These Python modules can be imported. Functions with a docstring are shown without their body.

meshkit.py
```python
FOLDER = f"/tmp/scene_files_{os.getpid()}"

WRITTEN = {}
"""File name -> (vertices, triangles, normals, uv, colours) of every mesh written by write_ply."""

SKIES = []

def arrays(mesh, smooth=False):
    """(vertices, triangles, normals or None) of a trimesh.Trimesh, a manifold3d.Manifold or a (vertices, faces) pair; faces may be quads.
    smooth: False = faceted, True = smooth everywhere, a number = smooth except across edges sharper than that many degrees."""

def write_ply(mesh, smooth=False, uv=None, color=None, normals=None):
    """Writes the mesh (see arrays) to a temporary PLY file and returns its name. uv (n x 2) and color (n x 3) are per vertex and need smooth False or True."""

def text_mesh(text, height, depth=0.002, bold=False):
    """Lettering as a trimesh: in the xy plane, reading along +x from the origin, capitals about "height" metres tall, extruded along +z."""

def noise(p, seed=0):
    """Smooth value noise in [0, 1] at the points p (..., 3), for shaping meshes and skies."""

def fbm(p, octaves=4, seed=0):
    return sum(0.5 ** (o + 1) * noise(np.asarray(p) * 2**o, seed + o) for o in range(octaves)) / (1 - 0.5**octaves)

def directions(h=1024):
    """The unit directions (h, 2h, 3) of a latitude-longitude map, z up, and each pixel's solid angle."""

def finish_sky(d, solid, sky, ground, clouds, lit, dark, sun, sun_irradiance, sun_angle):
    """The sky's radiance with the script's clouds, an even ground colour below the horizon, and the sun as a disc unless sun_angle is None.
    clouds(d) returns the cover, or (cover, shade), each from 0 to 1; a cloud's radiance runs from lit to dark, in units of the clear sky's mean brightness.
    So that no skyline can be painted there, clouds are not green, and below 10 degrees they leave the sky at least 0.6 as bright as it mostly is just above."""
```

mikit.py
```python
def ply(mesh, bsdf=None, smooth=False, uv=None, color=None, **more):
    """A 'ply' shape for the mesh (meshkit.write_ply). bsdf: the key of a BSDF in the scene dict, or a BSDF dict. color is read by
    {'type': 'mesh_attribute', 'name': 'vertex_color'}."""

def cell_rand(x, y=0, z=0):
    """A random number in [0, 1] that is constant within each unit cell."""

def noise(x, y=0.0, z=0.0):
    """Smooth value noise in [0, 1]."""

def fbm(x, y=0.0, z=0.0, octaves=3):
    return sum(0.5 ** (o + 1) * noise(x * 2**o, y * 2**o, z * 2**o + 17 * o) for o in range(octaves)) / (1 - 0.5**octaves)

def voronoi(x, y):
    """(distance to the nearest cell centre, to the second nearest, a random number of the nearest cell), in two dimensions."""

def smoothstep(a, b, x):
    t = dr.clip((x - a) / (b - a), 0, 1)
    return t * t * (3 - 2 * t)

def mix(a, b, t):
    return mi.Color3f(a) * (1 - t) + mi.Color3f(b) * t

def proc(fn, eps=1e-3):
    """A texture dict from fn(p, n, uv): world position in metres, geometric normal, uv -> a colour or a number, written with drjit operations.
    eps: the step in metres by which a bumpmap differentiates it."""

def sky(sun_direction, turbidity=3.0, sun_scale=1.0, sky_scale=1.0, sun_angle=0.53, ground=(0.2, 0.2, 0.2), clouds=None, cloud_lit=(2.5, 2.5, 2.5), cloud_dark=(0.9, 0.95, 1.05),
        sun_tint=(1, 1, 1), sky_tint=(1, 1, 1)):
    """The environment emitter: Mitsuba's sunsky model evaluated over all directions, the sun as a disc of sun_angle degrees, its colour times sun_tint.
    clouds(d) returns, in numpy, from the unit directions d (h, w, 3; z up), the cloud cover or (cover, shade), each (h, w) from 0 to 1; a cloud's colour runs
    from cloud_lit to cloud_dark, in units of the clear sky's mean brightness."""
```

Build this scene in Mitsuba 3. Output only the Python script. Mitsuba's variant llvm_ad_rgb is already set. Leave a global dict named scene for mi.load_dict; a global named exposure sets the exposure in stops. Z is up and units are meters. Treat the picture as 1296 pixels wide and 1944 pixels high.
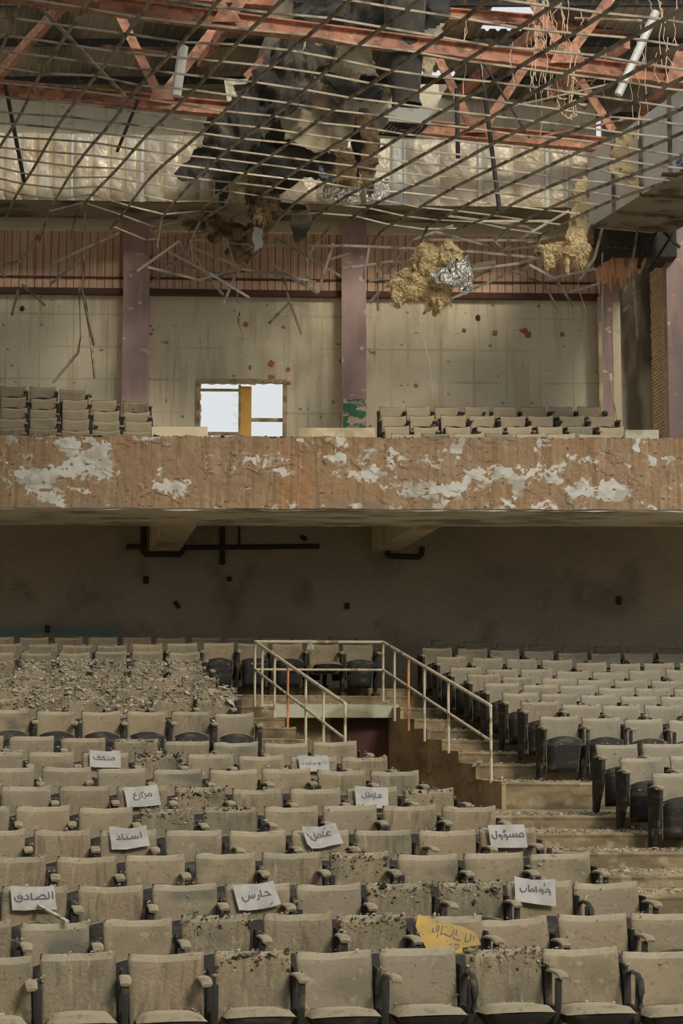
import math, random
import numpy as np, trimesh, drjit as dr, mitsuba as mi, mikit, meshkit
from mikit import noise, fbm, voronoi, cell_rand, smoothstep, mix
from shapely.geometry import LineString, Polygon
from shapely import union_all
rng = np.random.default_rng(7)
random.seed(7)
T = mi.ScalarTransform4f

# ---------------------------------------------------------------- camera, sky, exposure
F, CX, CY, PITCH, CAMZ = 3500.0, 648.0, 972.0, math.atan(413 / 3500.0), 2.29
SP, CP = math.sin(PITCH), math.cos(PITCH)
scene, labels = {}, {}
scene['camera'] = {'type': 'perspective', 'fov': math.degrees(2 * math.atan(648 / F)), 'fov_axis': 'x', 'near_clip': 0.1, 'far_clip': 500.0,
                   'to_world': T().look_at(origin=[0, 0, CAMZ], target=[0, CP, CAMZ + SP], up=[0, 0, 1])}


def overcast(d):
    n = meshkit.fbm(d * 3.0, 4, 3)
    return np.full(d.shape[:2], 0.93), np.clip(1.6 * n - 0.4, 0, 1)


scene['sky'] = mikit.sky([0.42, -0.76, 0.52], turbidity=4.0, sun_scale=0.74, sky_scale=1.0, sun_angle=13.0, ground=(0.2, 0.19, 0.17),
                         clouds=overcast, cloud_lit=(4.8, 4.9, 4.95), cloud_dark=(3.6, 3.74, 3.86), sun_tint=(0.86, 0.98, 1.18))
exposure = 0.9


def P(u, v, Y):
    """World point at depth Y on the sight line of pixel (u, v)."""
    x, y = (u - CX) / F, (CY - v) / F
    d = np.array([x, CP - y * SP, SP + y * CP])
    return np.array([0, 0, CAMZ]) + d * (Y / d[1])


def proj(p):
    x, y, z = p[0], p[1], p[2] - CAMZ
    d, up = y * CP + z * SP, -y * SP + z * CP
    return CX + F * x / d, CY - F * up / d


def Pz(u, v, z):
    """World point at height z on the sight line."""
    x, y = (u - CX) / F, (CY - v) / F
    d = np.array([x, CP - y * SP, SP + y * CP])
    return np.array([0, 0, CAMZ]) + d * ((z - CAMZ) / d[2])


def Pe(u, v, Y0, e):
    """World point of the sight line on the upright plane Y = Y0 + e X."""
    x, y = (u - CX) / F, (CY - v) / F
    d = np.array([x, CP - y * SP, SP + y * CP])
    return np.array([0, 0, CAMZ]) + d * (Y0 / (d[1] - e * d[0]))


# ---------------------------------------------------------------- naming helpers
def numbered(name):
    if name not in used:
        used.add(name)
        return name
    k = 1
    while f'{name}_{k:03d}' in used:
        k += 1
    key = f'{name}_{k:03d}'
    used.add(key)
    return key


used = set()


def thing(name, label, cat, group=None):
    key = numbered(name)
    labels[key] = {'label': label, 'category': cat}
    if group:
        labels[key]['group'] = group
    return key


def obj(name, mesh, bsdf, parent=None, smooth=False, to_world=None, label=None, kind=None):
    """One entry of the scene; mesh may be a ready ply dict."""
    key = numbered(parent + '__' + name if parent else name)
    d = dict(mesh) if isinstance(mesh, dict) else mikit.ply(mesh, bsdf, smooth=smooth)
    if isinstance(mesh, dict) and bsdf:
        d['bsdf'] = {'type': 'ref', 'id': bsdf}
    if to_world is not None:
        d['to_world'] = T(to_world)
    scene[key] = d
    if label or kind:
        labels[key] = {}
        if label:
            labels[key]['label'] = label
        if kind:
            labels[key]['kind'] = kind
    return key


def solo(name, mesh, bsdf, label, cat, smooth=False, group=None, kind=None):
    key = obj(name, mesh, bsdf, None, smooth)
    labels[key] = {'label': label, 'category': cat}
    if group:
        labels[key]['group'] = group
    if kind:
        labels[key]['kind'] = kind
    return key


def struct(name, mesh, bsdf, smooth=False, label=None):
    key = obj(name, mesh, bsdf, None, smooth)
    labels[key] = {'kind': 'structure'}
    if label:
        labels[key]['label'] = label
    return key


# ---------------------------------------------------------------- mesh helpers
HEX = np.array([[0, 3, 2], [0, 2, 1], [4, 5, 6], [4, 6, 7], [0, 1, 5], [0, 5, 4], [1, 2, 6], [1, 6, 5], [2, 3, 7], [2, 7, 6], [3, 0, 4], [3, 4, 7]])


def tm(v, f):
    return trimesh.Trimesh(np.asarray(v, float), np.asarray(f, int), process=False)


def hexa(p):
    """Box from 8 corners: 4 below (counter-clockwise from above), 4 above."""
    return tm(p, HEX)


def box(x0, x1, y0, y1, z0, z1):
    return hexa([[x0, y0, z0], [x1, y0, z0], [x1, y1, z0], [x0, y1, z0], [x0, y0, z1], [x1, y0, z1], [x1, y1, z1], [x0, y1, z1]])


def cham(x0, x1, y0, y1, z0, z1, c=0.01):
    """A box with chamfered edges."""
    a = np.array([[x0, x1], [y0, y1], [z0, z1]], float)
    pts = []
    for i in (0, 1):
        for j in (0, 1):
            for k in (0, 1):
                s = [1 - 2 * i, 1 - 2 * j, 1 - 2 * k]
                q = np.array([a[0, i], a[1, j], a[2, k]])
                for ax in range(3):
                    w = q + np.array(s) * c
                    w[ax] = q[ax]
                    pts.append(w)
    return trimesh.Trimesh(np.array(pts)).convex_hull


def cat(ms):
    return trimesh.util.concatenate([m for m in ms if m is not None])


def frame(d, up=(0, 0, 1)):
    d = np.asarray(d, float) / np.linalg.norm(d)
    s = np.cross(d, up)
    if np.linalg.norm(s) < 1e-3:
        s = np.cross(d, (0, 1, 0))
    s /= np.linalg.norm(s)
    return d, s, np.cross(s, d)


def bar(p, q, w, h=None, up=(0, 0, 1)):
    """Square bar from p to q: w wide, h high."""
    h = h or w
    p, q = np.asarray(p, float), np.asarray(q, float)
    d, s, t = frame(q - p, up)
    c = [-s * w / 2 - t * h / 2, s * w / 2 - t * h / 2, s * w / 2 + t * h / 2, -s * w / 2 + t * h / 2]
    v = [p + k for k in c] + [q + k for k in c]
    return tm(v, HEX[:, ::-1])


def sweep(path, rx, rz=None, n=6, up=(0, 0, 1), cap=True, power=2.0):
    """Tube along a path; radii may vary along it."""
    path = np.asarray(path, float)
    m = len(path)
    rx = np.broadcast_to(np.asarray(rx, float), (m,))
    rz = rx if rz is None else np.broadcast_to(np.asarray(rz, float), (m,))
    a = np.arange(n) / n * 2 * np.pi + np.pi / n
    ca, sa = np.sign(np.cos(a)) * np.abs(np.cos(a)) ** (2 / power), np.sign(np.sin(a)) * np.abs(np.sin(a)) ** (2 / power)
    v = []
    for i in range(m):
        d = path[min(i + 1, m - 1)] - path[max(i - 1, 0)]
        _, s, t = frame(d, up)
        v.append(path[i] + np.outer(ca * rx[i], s) + np.outer(sa * rz[i], t))
    f = []
    for i in range(m - 1):
        for k in range(n):
            a0, b0, a1, b1 = i * n + k, i * n + (k + 1) % n, (i + 1) * n + k, (i + 1) * n + (k + 1) % n
            f += [[a0, b1, b0], [a0, a1, b1]]
    v = np.vstack(v)
    if cap:
        f += [[0, k, k + 1] for k in range(1, n - 1)]
        o = (m - 1) * n
        f += [[o, o + k + 1, o + k] for k in range(1, n - 1)]
    return tm(v, f)


def rod(p, q, r, n=6):
    return sweep([p, q], r, n=n)


def grid_mesh(pts):
    """Open sheet from an (m, n, 3) array."""
    m, n = pts.shape[:2]
    i = np.arange(m * n).reshape(m, n)
    a, b, c, d = i[:-1, :-1].ravel(), i[:-1, 1:].ravel(), i[1:, 1:].ravel(), i[1:, :-1].ravel()
    return tm(pts.reshape(-1, 3), np.vstack([np.stack([a, b, c], 1), np.stack([a, c, d], 1)]))


def pillow(front, back):
    """Closed skin from two (m, n, 3) sheets that share their border."""
    a, b = grid_mesh(front), grid_mesh(back[:, ::-1])
    m = cat([a, b])
    m.merge_vertices(digits_vertex=6)
    m.update_faces(m.nondegenerate_faces())
    return m


def quad_slab(c, th):
    """Slab from four corner points (in order) with thickness th along the normal."""
    c = np.asarray(c, float)
    n = np.cross(c[1] - c[0], c[3] - c[0])
    n *= th / np.linalg.norm(n)
    return hexa(np.vstack([c, c + n]))


def clump(center, size, seed, sub=4, amp=0.5, freq=2.2, fine=0.18, squash=None):
    """A torn tuft: a ball pushed out of shape by noise."""
    m = trimesh.creation.icosphere(subdivisions=sub)
    v = np.array(m.vertices)
    n1 = meshkit.fbm(v * freq + seed * 13.7, 4, seed) - 0.5
    n2 = meshkit.fbm(v * freq * 5 + seed * 3.1, 2, seed + 5) - 0.5
    v = v * (1 + amp * 2 * n1 + fine * 2 * n2)[:, None]
    v += 0.25 * amp * (np.stack([meshkit.noise(v * 1.7 + k * 9 + seed, seed + k) for k in range(3)], 1) - 0.5) * 2
    v = v * np.asarray(size) + np.asarray(center)
    r = np.random.default_rng(seed)
    k = r.integers(0, len(v), 110 * 2 ** (sub - 2))          # torn fibres standing off the surface
    d = v[k] - np.asarray(center)
    d /= np.linalg.norm(d, axis=1, keepdims=True) + 1e-9
    d = d * .7 + r.normal(0, .5, d.shape) + [0, 0, -.55]
    L = r.uniform(.025, .085, (len(k), 1)) * float(np.mean(size)) / .25
    w = r.normal(0, .0075, d.shape) * float(np.mean(size)) / .25
    f3 = np.stack([v[k] - w, v[k] + w, v[k] + d * L], 1).reshape(-1, 3)
    n = len(v)
    return tm(np.vstack([v, f3]), np.vstack([m.faces, n + np.arange(len(f3)).reshape(-1, 3)]))


def ragged(poly, Y, seed, th=0.02, bulge=0.15, fray=0.05, e=0.0, lean=0.0):
    """A torn hanging sheet: outline in pixels at depth Y, its edge frayed and its face buckled."""
    r = np.random.default_rng(seed)
    pts = []
    n = len(poly)
    for i in range(n):
        p, q = np.array(poly[i], float), np.array(poly[(i + 1) % n], float)
        k = max(2, int(np.hypot(*(q - p)) / 5))
        for t in np.arange(k) / k:
            pts.append(p + (q - p) * t + r.normal(0, fray * 40, 2) * (t > 0))
    pg = Polygon(pts).buffer(0)
    if pg.geom_type != 'Polygon':
        pg = max(pg.geoms, key=lambda g: g.area)
    v, f = trimesh.creation.triangulate_polygon(pg, engine='earcut')
    m = trimesh.Trimesh(np.column_stack([v, np.zeros(len(v))]), f)
    vv, ff = trimesh.remesh.subdivide_to_size(m.vertices, m.faces, 14, max_iter=6)
    m = trimesh.Trimesh(vv, ff)
    m.merge_vertices()
    vv, ff = np.array(m.vertices), np.array(m.faces)
    vm = vv[:, 1].max()
    q = np.array([Pe(a[0], a[1], Y + lean * (vm - a[1]) / 100, e) for a in vv])
    w = (meshkit.fbm(np.column_stack([vv[:, :2] / 38.0, np.full(len(vv), seed * 1.7)]), 3, seed) - 0.5) * 2
    q[:, 1] += bulge * w
    b = q + [0, th, 0]
    o = len(q)
    edges = np.sort(np.vstack([ff[:, [0, 1]], ff[:, [1, 2]], ff[:, [2, 0]]]), 1)
    raw = np.vstack([ff[:, [0, 1]], ff[:, [1, 2]], ff[:, [2, 0]]])
    _, inv, cnt = np.unique(edges, axis=0, return_inverse=True, return_counts=True)
    rim = raw[cnt[inv.ravel()] == 1]
    side = np.vstack([np.column_stack([rim[:, 1], rim[:, 0], rim[:, 0] + o]), np.column_stack([rim[:, 1], rim[:, 0] + o, rim[:, 1] + o])])
    return tm(np.vstack([q, b]), np.vstack([ff, ff[:, ::-1] + o, side]))


def chips(pos, size, seed, flat=0.4):
    """Plaster chips (crushed octahedra) at the given points, as one mesh."""
    r = np.random.default_rng(seed)
    pos = np.asarray(pos, float)
    n = len(pos)
    base = np.array([[1, 0, 0], [-1, 0, 0], [0, 1, 0], [0, -1, 0], [0, 0, 1], [0, 0, -1]], float)
    fa = np.array([[0, 2, 4], [2, 1, 4], [1, 3, 4], [3, 0, 4], [2, 0, 5], [1, 2, 5], [3, 1, 5], [0, 3, 5]])
    v = base[None] * r.uniform(0.5, 1.2, (n, 6, 1)) * np.array([1, 1, flat])
    q = r.normal(size=(n, 4)) * [2.2, 0.5, 0.5, 1.5]
    q /= np.linalg.norm(q, axis=1, keepdims=True)
    w, x, y, z = q.T
    R = np.stack([1 - 2 * (y * y + z * z), 2 * (x * y - z * w), 2 * (x * z + y * w), 2 * (x * y + z * w), 1 - 2 * (x * x + z * z), 2 * (y * z - x * w),
                  2 * (x * z - y * w), 2 * (y * z + x * w), 1 - 2 * (x * x + y * y)], 1).reshape(n, 3, 3)
    s = size * r.lognormal(0, 0.45, n)
    v = np.einsum('nij,nkj->nki', R, v) * s[:, None, None] + pos[:, None]
    return tm(v.reshape(-1, 3), (fa[None] + (np.arange(n) * 6)[:, None, None]).reshape(-1, 3))


# ---------------------------------------------------------------- materials
def lin(r, g, b):
    c = np.array([r, g, b]) / 255.0
    return np.where(c <= 0.04045, c / 12.92, ((c + 0.055) / 1.055) ** 2.4)


def A(r, g, b, k=0.42):
    """Base colour whose lit look in the photograph is about (r, g, b)."""
    c = lin(r, g, b)
    c = c @ [0.21, 0.72, 0.07] * 0.12 + c * 0.88
    c = c / k
    return [float(x) for x in np.maximum(c * min(1.0, 0.82 / c.max()), 0.004)]


def mat(name, col, rough=0.8, metallic=0.0, bump=None, bscale=0.01, spec=0.3, eps=2e-3):
    c = mikit.proc(col) if callable(col) else {'type': 'rgb', 'value': col}
    d = {'type': 'principled', 'base_color': c, 'roughness': rough, 'metallic': metallic, 'specular': spec}
    if bump:
        d = {'type': 'bumpmap', 'arbitrary': mikit.proc(bump, eps), 'scale': bscale, 'bsdf': d}
    scene[name] = {'type': 'twosided', 'bsdf': d}


def fabric_col(p, n, uv):
    big = noise(p.x * 1.3, p.y * 2.1, p.z * 1.3)
    c = mix(A(122, 110, 88, 0.61), A(115, 106, 89, 0.61), smoothstep(0.35, 0.7, big))
    st = fbm(p.x * 4, p.y * 3, p.z * 3.2, 4)
    c = mix(c, A(96, 90, 72, 0.61), smoothstep(0.48, 0.78, st) * 0.7)
    sp = fbm(p.x * 30, p.y * 30, p.z * 24, 2)
    c = mix(c, A(92, 82, 62, 0.61), smoothstep(0.66, 0.8, sp) * 0.5)
    c = mix(c, A(140, 130, 106, 0.61), smoothstep(0.7, 0.82, fbm(p.x * 24 + 7, p.y * 24, p.z * 18, 2)) * 0.5)
    c = mix(c, A(72, 76, 70, 0.61), smoothstep(0.6, 0.78, fbm(p.x * 2.1 + 3, p.y * 2.1, p.z * 2.6, 3)) * 0.7)
    c = mix(c, A(128, 126, 116, 0.61), smoothstep(1.6, 4.2, p.x - 0.12 * (24 - p.y)) * smoothstep(31.5, 30.8, p.y) * (0.3 + 0.4 * noise(p.x * 2, p.y * 2, p.z * 2)))
    c = mix(c, A(150, 138, 112, 0.56), smoothstep(31.0, 31.6, p.y) * (0.35 + 0.5 * smoothstep(-3.4, -1.0, p.x)))
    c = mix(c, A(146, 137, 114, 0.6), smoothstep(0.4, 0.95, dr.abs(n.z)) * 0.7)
    return c * (0.88 + 0.24 * noise(p.x * 160, p.y * 160, p.z * 160))


def streak_col(p, n, uv):
    c = mix(A(116, 103, 82, 0.61), A(106, 98, 80, 0.61), smoothstep(0.3, 0.7, noise(p.x * 2, p.y * 2, p.z * 2)))
    s = fbm(p.x * 34 + 3 * noise(p.x * 4, 2, p.z * 3), p.y * 2, p.z * 4, 3)
    c = mix(c, A(84, 78, 62, 0.61), smoothstep(0.5, 0.74, s) * 0.65)
    c = mix(c, A(138, 128, 104, 0.61), smoothstep(0.6, 0.8, fbm(p.x * 40 + 5, p.y * 3, p.z * 6, 3)) * 0.5)
    c = mix(c, A(76, 80, 68, 0.61), smoothstep(0.52, 0.8, fbm(p.x * 3.5, p.y * 3, p.z * 3.5 + 9, 3)) * 0.6)
    c = mix(c, A(128, 126, 116, 0.61), smoothstep(1.6, 4.2, p.x - 0.12 * (24 - p.y)) * 0.5)
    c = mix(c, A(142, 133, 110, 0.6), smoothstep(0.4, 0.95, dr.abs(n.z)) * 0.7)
    return c * (0.86 + 0.28 * noise(p.x * 120, p.y * 120, p.z * 70))


def dust_bump(p, n, uv):
    return fbm(p.x * 55, p.y * 55, p.z * 55, 2)


mat('fabric', fabric_col, 0.95, 0, dust_bump, 0.006, 0.1)
mat('fabric_streaked', streak_col, 0.95, 0, dust_bump, 0.008, 0.1)
mat('dusty_pad', lambda p, n, uv: mix(A(130, 120, 99, 0.62), A(108, 99, 81, 0.62), smoothstep(0.5, 0.8, fbm(p.x * 26, p.y * 26, p.z * 26, 3))), 0.9, spec=0.1)
mat('dark_iron', lambda p, n, uv: mix(A(34, 34, 33), A(74, 60, 46), smoothstep(0.55, 0.8, fbm(p.x * 14, p.y * 14, p.z * 9, 3))), 0.6)
mat('dark_pan', lambda p, n, uv: mix(A(32, 31, 30), A(56, 53, 46), smoothstep(0.5, 0.8, fbm(p.x * 9, p.y * 9, p.z * 18, 3))), 0.7)


def carpet_col(p, n, uv):
    c = mix(A(122, 107, 80, 0.6), A(98, 87, 65, 0.6), smoothstep(0.35, 0.7, fbm(p.x * 2.3, p.y * 1.3, p.z * 6, 3)))
    c = mix(c, A(150, 140, 118, 0.6), smoothstep(0.55, 0.75, fbm(p.x * 9, p.y * 9, p.z * 9, 3)) * 0.5)
    return c * (0.88 + 0.24 * noise(p.x * 90, p.y * 90, p.z * 90))


mat('carpet', carpet_col, 0.95, 0, lambda p, n, uv: fbm(p.x * 7, p.y * 5, p.z * 9, 4), 0.03, 0.05)


def plaster_col(p, n, uv):
    c = mix(A(166, 158, 136), A(154, 147, 126), smoothstep(0.3, 0.7, fbm(p.x * 0.5, 0, p.z * 0.7, 3)))
    gx, gz = dr.abs((p.x / 0.67) - dr.round(p.x / 0.67)) * 0.67, dr.abs((p.z / 0.66) - dr.round(p.z / 0.66)) * 0.66
    wob = 0.012 + 0.05 * fbm(p.x * 1.5, 3, p.z * 1.5, 2)
    line = dr.maximum(1 - smoothstep(0.0, wob, gx), 1 - smoothstep(0.0, wob, gz)) * smoothstep(0.3, 0.7, noise(p.x * 1.1, 5, p.z * 1.1))
    c = mix(c, A(116, 108, 86), line * 0.5)
    c = mix(c, A(116, 106, 82), smoothstep(0.56, 0.78, fbm(p.x * 1.1, 9, p.z * 0.5, 4)) * 0.65)
    run = fbm(p.x * 9, 1, p.z * 0.55, 3)
    c = mix(c, A(130, 119, 94), smoothstep(0.54, 0.72, run) * 0.4)
    c = mix(c, A(84, 76, 60), smoothstep(0.78, 0.84, fbm(p.x * 6, 4, p.z * 6, 3)) * 0.8)
    return c * (0.93 + 0.14 * noise(p.x * 40, p.y * 40, p.z * 40))


mat('plaster', plaster_col, 0.92, 0, lambda p, n, uv: fbm(p.x * 6, p.y * 6, p.z * 6, 4), 0.02, 0.1)


def under_col(p, n, uv):
    c = mix(A(160, 150, 130, 0.56), A(144, 137, 122, 0.56), smoothstep(0.3, 0.7, fbm(p.x * 0.7, 2, p.z * 0.9, 3)))
    c = mix(c, A(122, 116, 102, 0.6), smoothstep(0.5, 0.8, fbm(p.x * 1.6, 5, p.z * 1.1, 4)) * 0.7)
    c = mix(c, A(160, 152, 132, 0.62), smoothstep(0.68, 0.74, fbm(p.x * 1.9, 11, p.z * 2.3, 4)) * 0.7)
    blue = smoothstep(0.45, 0.62, fbm(p.x * 1.2 + 4, 7, p.z * 3, 3)) * smoothstep(-3.6, -4.0, p.x) * (1 - smoothstep(3.9, 4.25, p.z)) * smoothstep(3.5, 3.7, p.z)
    c = mix(c, A(88, 134, 130, 0.62), blue * 0.8)
    return c * (0.9 + 0.2 * noise(p.x * 30, p.y * 30, p.z * 30))


mat('under_plaster', under_col, 0.95, 0, lambda p, n, uv: fbm(p.x * 5, p.y * 5, p.z * 5, 3), 0.02, 0.05)


def fascia_col(p, n, uv):
    c = mix(A(146, 117, 84, 0.66), A(140, 115, 88, 0.66), smoothstep(0.35, 0.65, fbm(p.x * 0.8, 1, p.z * 0.8, 3)))
    c = mix(c, A(150, 106, 70, 0.66), smoothstep(0.55, 0.75, fbm(p.x * 1.4, 4, p.z * 0.6, 3)) * 0.6)
    run = fbm(p.x * 22, 2, p.z * 1.1, 3)
    c = mix(c, A(112, 92, 68, 0.66), smoothstep(0.52, 0.7, run) * 0.5)
    c = mix(c, A(158, 140, 112, 0.66), smoothstep(0.6, 0.7, fbm(p.x * 24 + 4, 6, p.z * 1.8, 3)) * 0.45)
    # peeled areas: ragged patches with a web of cracks round them
    left = smoothstep(1.15, 0.2, dr.sqrt(dr.square((p.x + 4.0) / 1.0) + dr.square((p.z - 5.92) / 0.62)))
    right = smoothstep(1.2, 0.1, dr.sqrt(dr.square((p.x - 2.6) / 3.6) + dr.square((p.z - 5.85) / 0.62)))
    f = fbm(p.x * 2.6, 3, p.z * 2.6, 5)
    m = dr.maximum(left * 0.38 + f, right * 0.26 + fbm(p.x * 4.2, 3, p.z * 4.2, 4))
    a, b, cell = voronoi(p.x * 15 + 2.5 * noise(p.x * 6, 1, p.z * 6), p.z * 17 + 2.5 * noise(p.x * 6, 8, p.z * 6))
    peel = smoothstep(0.735, 0.75, m + 0.13 * (cell - 0.5) + 0.12 * (fbm(p.x * 20, 2, p.z * 20, 3) - 0.5))
    crack = (1 - smoothstep(0.02, 0.09, b - a)) * smoothstep(0.56, 0.7, m) * smoothstep(0.35, 0.6, noise(p.x * 9, 3, p.z * 9))
    w = dr.maximum(peel, crack * 0.9)
    white = mix(A(172, 170, 162, 0.56), A(146, 142, 130, 0.56), smoothstep(0.4, 0.7, fbm(p.x * 5, 9, p.z * 5, 3)))
    c = mix(c, white, w)
    c = mix(c, A(92, 78, 58, 0.66), smoothstep(0.78, 0.83, fbm(p.x * 15, 13, p.z * 15, 2)) * 0.8)
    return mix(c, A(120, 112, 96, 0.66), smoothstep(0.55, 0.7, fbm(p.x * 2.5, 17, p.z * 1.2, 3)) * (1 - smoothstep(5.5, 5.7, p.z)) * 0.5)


def fascia_bump(p, n, uv):
    f = fbm(p.x * 2.6, 3, p.z * 2.6, 5)
    return fbm(p.x * 11, 3, p.z * 11, 3) + 0.6 * smoothstep(0.6, 0.66, f + 0.05 * noise(p.x * 20, 1, p.z * 20))


mat('fascia_paint', fascia_col, 0.9, 0, fascia_bump, 0.02, 0.1)
mat('soffit', lambda p, n, uv: mix(A(182, 176, 160), A(112, 107, 95), smoothstep(0.42, 0.7, fbm(p.x * 1.6, p.y * 3, p.z * 3, 5))), 0.95, 0, lambda p, n, uv: fbm(p.x * 5, p.y * 5, p.z * 5, 4), 0.05, 0.05)


def wood_col(p, n, uv):
    k = cell_rand(dr.floor(p.x / 0.155), 3)
    c = mix(A(176, 148, 126), A(158, 130, 110), k)
    g = fbm(p.x * 45, 2, p.z * 1.3, 3)
    c = mix(c, A(124, 92, 74), smoothstep(0.45, 0.75, g) * 0.6)
    return mix(c, A(148, 122, 98), smoothstep(0.5, 0.75, fbm(p.x * 1.1, 8, p.z * 1.5, 4)) * 0.55)


mat('wood_plank', wood_col, 0.7, spec=0.2)
mat('wood_dark', A(64, 42, 36), 0.7)


def column_col(p, n, uv):
    c = mix(A(138, 118, 116), A(122, 104, 103), smoothstep(0.3, 0.7, fbm(p.x * 2, p.y * 2, p.z * 1.1, 3)))
    c = mix(c, A(146, 116, 108), smoothstep(0.5, 0.7, fbm(p.x * 14, p.y * 14, p.z * 1.2, 3)) * 0.5)
    spot = smoothstep(0.7, 0.73, fbm(p.x * 5, p.y * 5, p.z * 7, 3))
    return mix(c, A(172, 156, 138), spot)


mat('column_paint', column_col, 0.85, spec=0.2)


def green_col(p, n, uv):
    g = fbm(p.x * 4, 3, p.z * 4, 4)
    c = mix(column_col(p, n, uv), A(52, 104, 76), smoothstep(0.44, 0.48, g))
    return mix(c, A(164, 152, 128), smoothstep(0.56, 0.6, fbm(p.x * 5, 12, p.z * 8, 3)))


mat('column_green', green_col, 0.85, spec=0.2)
mat('cream_paint', lambda p, n, uv: mix(A(158, 148, 124), A(124, 112, 86), smoothstep(0.4, 0.75, fbm(p.x * 3, p.y * 3, p.z * 2, 4))), 0.9, spec=0.1)


def steel_col(p, n, uv):
    c = mix(A(146, 99, 72), A(122, 82, 62), smoothstep(0.3, 0.7, fbm(p.x * 2, p.y * 2, p.z * 2, 3)))
    c = mix(c, A(78, 56, 48), smoothstep(0.46, 0.68, fbm(p.x * 7, p.y * 7, p.z * 7, 4)) * 0.7)
    return mix(c, A(186, 150, 128), smoothstep(0.62, 0.8, fbm(p.x * 9 + 3, p.y * 9, p.z * 9, 3)) * 0.6)


mat('red_steel', steel_col, 0.6, spec=0.35)
mat('roof_sheet', lambda p, n, uv: mix(A(128, 122, 108), A(86, 82, 74), smoothstep(0.4, 0.7, fbm(p.x * 0.9, p.y * 0.6, 0, 4))), 0.55, 0.35)
mat('tee_metal', lambda p, n, uv: mix(A(112, 103, 88), A(70, 62, 50), smoothstep(0.42, 0.72, fbm(p.x * 5, p.y * 5, p.z * 5, 3))), 0.5, 0.3)
mat('bright_tee', lambda p, n, uv: mix(A(128, 120, 106), A(92, 84, 70), smoothstep(0.5, 0.75, fbm(p.x * 6, p.y * 6, p.z * 6, 3))), 0.45, 0.3)


def foil_bump(p, n, uv):
    return fbm(p.x * 7, p.y * 7, p.z * 5, 4)


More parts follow.
